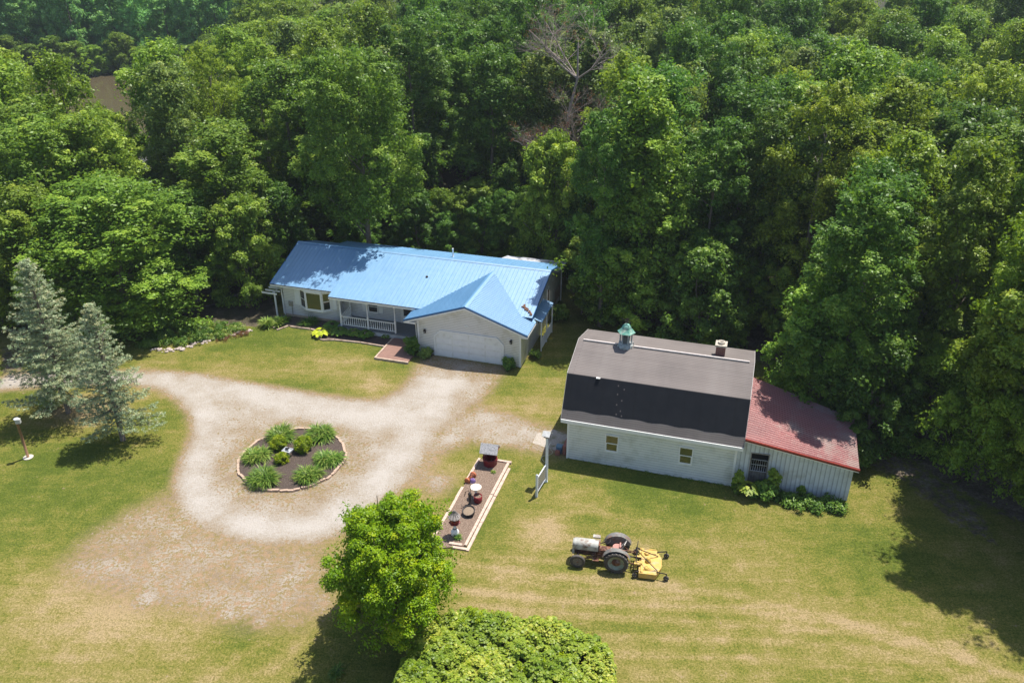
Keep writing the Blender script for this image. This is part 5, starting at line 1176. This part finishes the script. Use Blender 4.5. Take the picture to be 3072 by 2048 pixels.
kind('sapY',10,6,1.7,.8,L_YEL,'tall',.06,nl=8,npuff=7,nleaf=105,leaf=0.081,lobe=.4)
kind('bigA',11,19,6.6,.8,L_OAK,'broad',.34,nl=60,npuff=10,nleaf=136,leaf=0.100,lobe=.19)
kind('overA',31,18.5,6.0,6.0,L_OAK,'tall',.3,nl=44,npuff=10,nleaf=133,leaf=0.096,lobe=.2)
kind('airyA',41,18,4.6,4.5,L_YEL,'broad',.27,bark=BARKP,nl=20,npuff=9,nleaf=110,leaf=.09,lobe=.24,asp=.4)
kind('oakD',42,17.5,5.2,2.0,L_GREY,'cone',.28,nl=34,npuff=9,nleaf=125,leaf=.095,lobe=.23)
kind('farA',12,18,5,1,L_FAR,'broad',.25,nl=26,npuff=9,nleaf=87,leaf=0.148,lobe=.25)
kind('farB',13,19,3.6,1,L_FAR,'tall',.2,nl=24,npuff=8,nleaf=87,leaf=0.141,lobe=.26)
kind('edgeR',14,17,4.6,.8,L_YEL,'broad',.26,nl=40,npuff=9,nleaf=126,leaf=0.089,lobe=.23,asp=.4)
used={}
def tree(kd,x,y,rot,sx,sz,label,group='trees of the wood',name='broadleaf_tree',catg='tree'):
    me,tm,h,r=KINDS[kd]
    o=thing(name,label,catg,(x,y,0),rot,group); o.scale=(sx,sx,sz)
    c=bpy.data.objects.new('crown',me); COL.objects.link(c); c.parent=o
    t_=bpy.data.objects.new('trunk',tm); COL.objects.link(t_); t_.parent=o
    return o
placed=[]
def front(kd,px,py,top,wpx,label,rot=0,**kw):
    """tree whose foot is seen at px,py, whose top reaches image row `top` and whose crown spans wpx"""
    p=W(px,py); me,tm,h,r=KINDS[kd]; hh=hgt(px,top,p.y+ .0); D=p.y*cp+(H-hh*.5)*sp; wm=wpx*K*D/FPX
    tree(kd,p.x,p.y,rot,wm/(2*r),hh/h,label,**kw); placed.append((p.x,p.y,wm*.36))
front('bigA',300,742,420,470,'huge dark round crowned tree between the left spruce and the house drive','huge'and 0.4)
front('oakA',120,748,430,270,'bushy green tree in the wood edge behind the left blue spruce',1.2)
front('oakC',-10,755,520,230,'yellow green tree at the left border of the photo behind the spruces',.3)
front('bushB',15,745,590,170,'low bright bush of a tree at the left border beside the tallest spruce',2.)
front('oakA',545,640,290,330,'green tree in the wood edge above the left end of the blue roof, left one',.8)
front('oakB',455,690,440,210,'dark tree at the wood edge right of the huge round crowned tree',2.8)
front('oakA',700,545,150,300,'big light green tree with its top above the left end of the blue roof',2.1)
front('coneA',1450,745,172,330,'tall pointed bright topped tree right of the house, its crown down to the ground',.9)
front('coneA',1400,735,420,170,'slimmer dark leafy tree just left of the tall pointed tree',3.3)
front('bushA',1610,800,560,230,'dark bushy tree behind the barn cupola',.3)
front('tallB',1740,745,250,230,'tall dark tree above the barn chimney',.5)
front('tallB',1600,745,280,210,'tall dark tree behind the barn cupola with its crown high up',4.)
front('oakB',1930,880,385,300,'dark full crowned tree behind the red roofed shed',1.9)
front('bushB',1860,965,655,300,'low spreading tree whose branches hang over the red shed roof',.3)
front('bushA',1985,1020,760,250,'dark low tree at the far corner of the red shed roof',1.1)
front('edgeR',2240,1095,470,330,'feathery yellow green tree on the right, right of the shed',.2)
front('bushB',2120,1010,780,240,'bushy low tree behind the bare path at the right',2.)
front('edgeR',2400,1215,560,330,'feathery tree cut by the right border of the photo',2.2)
front('oakA',2120,950,330,340,'broad green tree above and right of the red shed roof',3.)
front('oakA',2290,1000,260,330,'tall broad tree at the right border, behind the feathery trees',1.)
# trees out of frame on the right that throw the dappled shade on the lawn
for (px,py,kd,sx,sz,lab) in((575,688,'bushB',.9,.95,'leafy low tree at the wood edge left of the house arbor'),(655,628,'bushA',.9,1.0,'dark low tree just behind the left end of the house'),(2500,1235,'bigA',.85,.9,'tree just beyond the right border shading the right lawn'),(2640,1400,'oakA',1.1,.95,'tree beyond the lower right corner shading the lawn'),(2400,1195,'overA',.95,.98,'broad dark tree at the right border where the bare path ends'),(2330,1120,'oakC',1.0,.95,'yellow green tree behind the feathery trees at the right border')):
    q=W(px,py); tree(kd,q.x,q.y,1.3,sx,sz,lab); placed.append((q.x,q.y,3.5))
for (u,v,kd,sx,sz,lab) in((-16.6,11.1,'overA',.93,1.0,'green tree behind the house, shading the left end of the blue roof'),(4.0,7.9,'tallB',.72,.8,'slim dark tree close behind the right end of the house')):
    q=HL(u,v); tree(kd,q.x,q.y,2.2,sx,sz,lab); placed.append((q.x,q.y,3.2))
q=BL(14.7,7.9); tree('oakB',q.x,q.y,.6,.92,.85,'dark tree leaning its crown over the rear edge of the red shed roof'); placed.append((q.x,q.y,3.5))
# bare dead tree above the house
p=Vector((4.6,71.5,0)); placed.append((p.x,p.y,4.6)); placed.append((p.x-.4,p.y-4,3.5)); 
def deadtree():
    rg=random.Random(5); root=thing('dead_tree','bare leafless reddish brown tree among the green crowns above the right of the house','tree',p,0); b=MB(); tips=[]
    def br(a,d,L,r_,lv):
        n=3; pts=[a]; dd=d.copy()
        for k in range(n): dd=(dd+Vector((rg.uniform(-.3,.3),rg.uniform(-.3,.3),rg.uniform(-.15,.2)))).normalized(); pts.append(pts[-1]+dd*L/n)
        b.tube([tuple(q) for q in pts],[r_,r_*.8,r_*.6,r_*.4],5 if lv<2 else 3,False)
        if lv>=5: tips.append(pts[-1]); return
        for k in range(4 if lv<3 else (3 if lv<4 else 4)):
            t=rg.uniform(.35,1); q=pts[min(n,int(t*n)+0)]; ax=Vector((rg.uniform(-1,1),rg.uniform(-1,1),rg.uniform(-.3,.7))).normalized(); nd=(dd*.6+ax).normalized(); br(q,nd,L*rg.uniform(.5,.75),r_*.5,lv+1)
    b.tube([(0,0,0),(.2,0,6),(0,0,11)],[.3,.24,.2],8,False); br(Vector((0,0,11)),Vector((0,0,1)),9,.2,0); br(Vector((0,0,10)),Vector((.6,-.5,.6)).normalized(),5.5,.14,0); br(Vector((0,0,9)),Vector((-.7,-.5,.5)).normalized(),5,.13,0); br(Vector((.1,0,8)),Vector((.2,-.9,.4)).normalized(),4.5,.12,0)
    root.scale=(.85,.85,.93)
    b.build('trunk',pm('dead_bark',(.30,.25,.22),(.20,.165,.145),4,.9),root)
    cen=np.array([tuple(t) for t in tips]); rgn=np.random.default_rng(3); sel=rgn.random(len(cen))<.08; cen=cen[sel]
    V,Q,T=leaves(rgn,cen,np.full(len(cen),.25),10,.06,rgn.random(len(cen)),up=.1); npmesh('withered_leaves',V,Q,L_RED,T,root)
deadtree()
for (x_,y_,kd_,s1,s2,lb) in((3.2,67.5,'bushB',.95,1.35,'round leafy tree in front of the bare tree trunk'),(6.6,67.,'bushA',.8,1.3,'dark leafy tree beside the bare tree trunk')): tree(kd_,x_,y_,1.,s1,s2,lb)
for (x_,y_,kd_,s1,s2,lb) in((-37.0,71,'oakC',.92,1.04,'yellow green tree left of the brown pond, its crown before the water'),(-48,75,'oakA',.95,1.0,'mid green tree second to the left of the brown pond'),(-31.4,77,'oakA',.95,.98,'mid green tree right of the brown pond, its crown before the water'),(-56,80,'oakB',1.,1.0,'deep green tree third to the left of the brown pond'),(-34.6,72,'bushB',1.05,1.45,'low round tree below the brown pond')):
    tree(kd_,x_,y_,x_,s1,s2,lb); placed.append((x_,y_,3.6))
# the wood behind: jittered rows
rg=random.Random(21)
def zone(px):
    for lim,nm in((150,'at far left'),(400,'above the blue spruces'),(650,'above left end of blue roof'),(900,'above middle of blue roof'),(1150,'above right part of blue roof'),(1400,'around the bare tree'),(1650,'above the barn cupola'),(1900,'above the barn chimney'),(2150,'above the red shed roof')):
        if px<lim: return nm
    return 'at far right'
tn={'airyA':'airy pale trunked','oakD':'grey green broad based','oakA':'mid green full crowned','oakB':'deep green full crowned','oakC':'yellow green','greyA':'grey green narrow crowned','tallB':'deep green high crowned'}
wpoly=WOOD; cnt=0
DEAD=W(1300,470)  # ground point guess, refined below
row=0; y=46.0
while y<136:
    x=-80+(row%2)*3
    while x<80:
        X=x+rg.uniform(-1.5,1.5); Y=y+rg.uniform(-1.5,1.5); x+=5.9
        if sdist(wpoly,np.array([X]),np.array([Y]))[0]<2.6: continue
        # behind the house keep a yard clearing
        px,py=PX(X,Y,15)
        if px<-160 or px>2500: continue
        if sdist(PONDA,np.array([X]),np.array([Y]))[0]>-3.2: continue
        if any((X-a)**2+(Y-b_)**2<(c_*1.0)**2 for a,b_,c_ in placed): continue
        pt,pyt=PX(X,Y,19)
        if pyt<-420: continue
        zx=px
        if zx<620: kd=rg.choice(['oakA','oakC','airyA','oakA','oakD'])
        elif zx<900: kd=rg.choice(['oakA','oakC','airyA','oakD'])
        elif zx<1420: kd=rg.choice(['oakB','tallB','tallB','oakD','oakB'])
        elif zx<1950: kd=rg.choice(['oakB','oakB','tallB','oakA','oakD','oakB','airyA'])
        else: kd=rg.choice(['oakA','oakB','oakC','oakA','airyA'])
        s_=rg.uniform(.85,1.12); hz=rg.uniform(.86,1.1)*(.92 if zx<620 else 1.0)
        # keep the sight line to the pond open
        if -80<X/Y*100<-38 and Y>54: 
            q=X/Y
            lim=29-Y*math.tan(R(12.6)) if -.53<q<-.43 and Y<110 else 99
            if lim<5: continue
            hz=min(hz,lim/18)
        front_row=sdist(wpoly,np.array([X]),np.array([Y]))[0]
        rowname='front' if front_row<9 else ('middle' if front_row<24 else 'rear')
        tree(kd,X,Y,rg.uniform(0,6.28),s_,hz,f'{tn[kd]} tree, {rowname} rows of wood, {zone(px)}'); cnt+=1
        placed.append((X,Y,0))
    y+=5.3; row+=1
# understory saplings along the shaded front of the wood
for k in range(46):
    px=rg.uniform(640,1900); 
    p=W(px,rg.uniform(505,560)) if px<1330 else W(px,rg.uniform(700,780)+max(0,px-1650)*.3)
    kd=rg.choice(['sapA','sapA','sapY','bushA'] if px<1330 else ['sapA','sapY']); s_=rg.uniform(.55,1.0)
    tree(kd,p.x,p.y,rg.uniform(0,6.28),s_,s_,{'sapA':'slender green','sapY':'slender yellow green','bushA':'low dark leafy'}[kd]+' sapling in shade at foot of wood, '+zone(px),'saplings under the wood','sapling','sapling')
for k in range(22):
    u=-21+k*1.35+rg.uniform(-.5,.5); q=HL(u,15.5+rg.uniform(0,5)); s_=rg.uniform(.45,.8)
    tree(rg.choice(['bushA','bushB','bushA']),q.x,q.y,rg.uniform(0,6.28),s_,s_*rg.uniform(.8,1.1),'low leafy undergrowth bush in the shade behind the house','undergrowth behind the house','undergrowth_bush','bush')
# far trees across the pond
for k in range(64):
    r_=k%3; X=-150+ (k//3)*4.9+rg.uniform(-2,2); Y=168+r_*8+rg.uniform(-2,2)+.04*(X+100)
    if X>-30: continue
    kd=rg.choice(['farA','farB','farA']); tree(kd,X,Y,rg.uniform(0,6.28),rg.uniform(.7,1.1),rg.uniform(.7,1.15),'hazy distant tree on the far bank of the brown pond at the top left','trees beyond the pond')
for k in range(16):
    X=-118+k*4.2+rg.uniform(-1,1); Y=161+.03*(X+100)+rg.uniform(-1,1); tree('bushB',X,Y,rg.uniform(0,6.28),.9,rg.uniform(.5,.8),'low bush on the far waterline of the brown pond','bushes on the far bank')
b=MB(); q=W(118,95) 
for (dx,hh_) in((0,15),(.9,13),(-1.0,11)): b.tube([(dx,0,0),(dx+.1,0,hh_*.5),(dx-.4,0.1,hh_)],[.25,.16,.04],6)
b.tube([(.1,0,9),(1.2,0,12)],[.08,.02],5); b.tube([(0,0,10),(-1.5,.1,13)],[.08,.02],5)
o=b.build('bare_trunks',BARKP); X=-100; o.location=(-101,158.5,0); tag(o,'pale bare leafless trunks standing on the far bank of the pond','tree')
# ------------------------------------------------------------------ blue spruces
def spruce(seed,h,r,base,label,loc,rot=0):
    rg=np.random.default_rng(seed); root=thing('blue_spruce',label,'tree',loc,rot,'blue spruces by the drive'); b=MB(); b.tube([(0,0,-.1),(0,0,h*.5),(0,0,h*.97)],[.17,.10,.02],9); parts=[]
    nb=int(h*11.5); cen=[];rad=[];tn=[]
    for k in range(nb):
        t=(k+.5)/nb; z=base+(h-base)*t; L=r*(1-t)**.82*rg.uniform(.72,1.15)+.18; a=k*2.39996+rg.normal()*.25
        if rg.random()<.05: L*=.6
        e=np.array([math.cos(a),math.sin(a),0]); dz=(.25-.55*(1-t)); n=max(3,int(L/.22))
        pts=[np.array([0,0,z])+e*L*s_+np.array([0,0,L*(dz*s_+.28*s_*s_)]) for s_ in np.linspace(0,1,5)]
        b.tube([tuple(q) for q in pts],[.04*(1-t)+.012,.03*(1-t)+.01,.02,.014,.006],4,False)
        for j in range(n):
            s_=(j+.8)/n
            if s_<.22 and t<.8: continue
            q=np.array([0,0,z])+e*L*s_+np.array([0,0,L*(dz*s_+.28*s_*s_)])
            w_=.34*L*(1-s_*.55)*.5+.06; perp=np.array([-e[1],e[0],0]); m=max(2,int(w_/.11)+1)
            for sg in np.linspace(-1,1,m):
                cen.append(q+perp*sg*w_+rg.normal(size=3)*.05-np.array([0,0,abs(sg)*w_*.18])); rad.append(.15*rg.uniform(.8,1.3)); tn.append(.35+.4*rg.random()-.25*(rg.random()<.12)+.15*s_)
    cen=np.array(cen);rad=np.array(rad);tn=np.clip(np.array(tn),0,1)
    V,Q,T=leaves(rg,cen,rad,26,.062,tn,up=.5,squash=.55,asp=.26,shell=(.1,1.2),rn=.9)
    npmesh('crown',V,Q,L_SPRUCE,T,root); b.build('trunk',BARK,root); return root
def spr(seed,px,py,top,wpx,base,label):
    p=W(px,py); h=hgt(px,top,p.y); D=p.y*cp+(H-h*.3)*sp; r=wpx*K*D/FPX/2; return spruce(seed,h,r,base,label,p)
spr(3,158,948,600,215,1.6,'tallest blue spruce, left of the drive, behind the wooden post')
spr(4,283,1010,700,180,1.3,'shorter blue spruce standing nearest to the gravel loop')
spr(5,-85,960,640,190,1.4,'blue spruce cut off by the left border of the photo')
# small sapling bush under spruce
shrub('garden_bush','small brownish green bush under the tallest blue spruce','shrub',W(118,935),.9,.7,L_OAK,120,.05,3500)
# ------------------------------------------------------------------ round bright tree in front
p=W(912,1448)
h=hgt(893,1115,p.y+.6)
me,lob,lr=crown_mesh('crown',44,h*.88,3.2,2.0,L_BRIGHT,'round',nl=40,npuff=13,nleaf=150,leaf=.052,lobe=.225,asp=.5)
ft=thing('round_tree','bright green round leafy tree at the lower end of the gravel loop','tree',p,.3); o=bpy.data.objects.new('crown',me); COL.objects.link(o); o.parent=ft
tm=trunk_mesh('trunk',44,h,.7,lob,lr,.09,BARK,nlimb=10,stems=4); o=bpy.data.objects.new('trunk',tm); COL.objects.link(o); o.parent=ft
# ------------------------------------------------------------------ vine covered mound at the bottom
rg=np.random.default_rng(77)
vp=[tuple(W(*q,1.3))[:2] for q in[(935,1490),(985,1425),(1080,1408),(1200,1425),(1300,1445),(1385,1478),(1410,1520),(1405,1640),(1180,1740),(960,1700),(900,1580)]]
vp=np.array(vp); lo,hi=vp.min(0),vp.max(0); xy=rg.uniform(lo,hi,size=(5200,2)); sdv=sdist(vp,xy[:,0],xy[:,1]); k_=sdv>-.05; xy=xy[k_]; sdv=sdv[k_]
top=1.95*(1-np.exp(-(np.maximum(sdv,0)+.12)/.22))+.22*np.sin(xy[:,0]*2.1+1)*np.cos(xy[:,1]*2.3)+.16*np.sin(xy[:,0]*5.3)*np.sin(xy[:,1]*4.7)+.10*np.sin(xy[:,0]*9.1+2*np.sin(xy[:,1]*4))
cen=np.concatenate([xy,top[:,None]],1)+rg.normal(size=(len(xy),3))*.05
edge=sdv<.5; ce=cen[edge]; ce=np.concatenate([ce*np.array([1,1,f_]) for f_ in(.75,.5,.25)])
allc=np.concatenate([cen,ce]); tno=np.clip(.45+.3*np.sin(allc[:,0]*1.3)*np.sin(allc[:,1]*1.7+2)*1+rg.normal(size=len(allc))*.12,0,1)
V,Q,T=leaves(rg,allc,np.full(len(allc),.15),20,.062,tno,up=1.5,topbias=.8,asp=.75,rn=.7)
me_=npmesh('vine_bush',V,Q,L_VINE,T); tag(me_,'large mound of vine covered bush at the bottom of the photo','bush')
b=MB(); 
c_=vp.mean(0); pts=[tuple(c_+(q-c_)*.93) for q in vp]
b.prism(pts,2,0,.9); b2=b.build('mound_dark_core',pm('bush_core',(.02,.03,.008),(.03,.04,.012),8,1)); b2.parent=me_  # near-black solid stands in for the shaded inside of the mound
# sprouts sticking out of the mound
cen=[];rad=[]
for k in range(60):
    i=rg.integers(0,len(cen) or len(xy)); q=np.array([xy[i,0],xy[i,1],max(.5,top[i])])
    for j in range(6): cen.append(q+np.array([rg.normal()*.05,rg.normal()*.05,j*.08])); rad.append(.09)
V,Q,T=leaves(rg,np.array(cen),np.array(rad),10,.05,np.full(len(cen),.75),up=.2,asp=.3); o=npmesh('sprout',V,Q,L_BRIGHT,T,me_)
strapclump('leafy_tuft','yellow green fern like tuft at the left foot of the vine covered mound','plant',W(955,1545,.9),.5,260,.7,.02,L_BRIGHT,141,None,tone=.6,subs=4)
strapclump('grass_tuft','small green tuft under the round tree','plant',W(770,1545),.5,200,.4,.02,L_BLADE,142,None,tone=.3,subs=3)

b=MB(); b.box(-700,700,-20,420,-1,31); hz=b.build('haze',hm); hz['kind']='stuff'
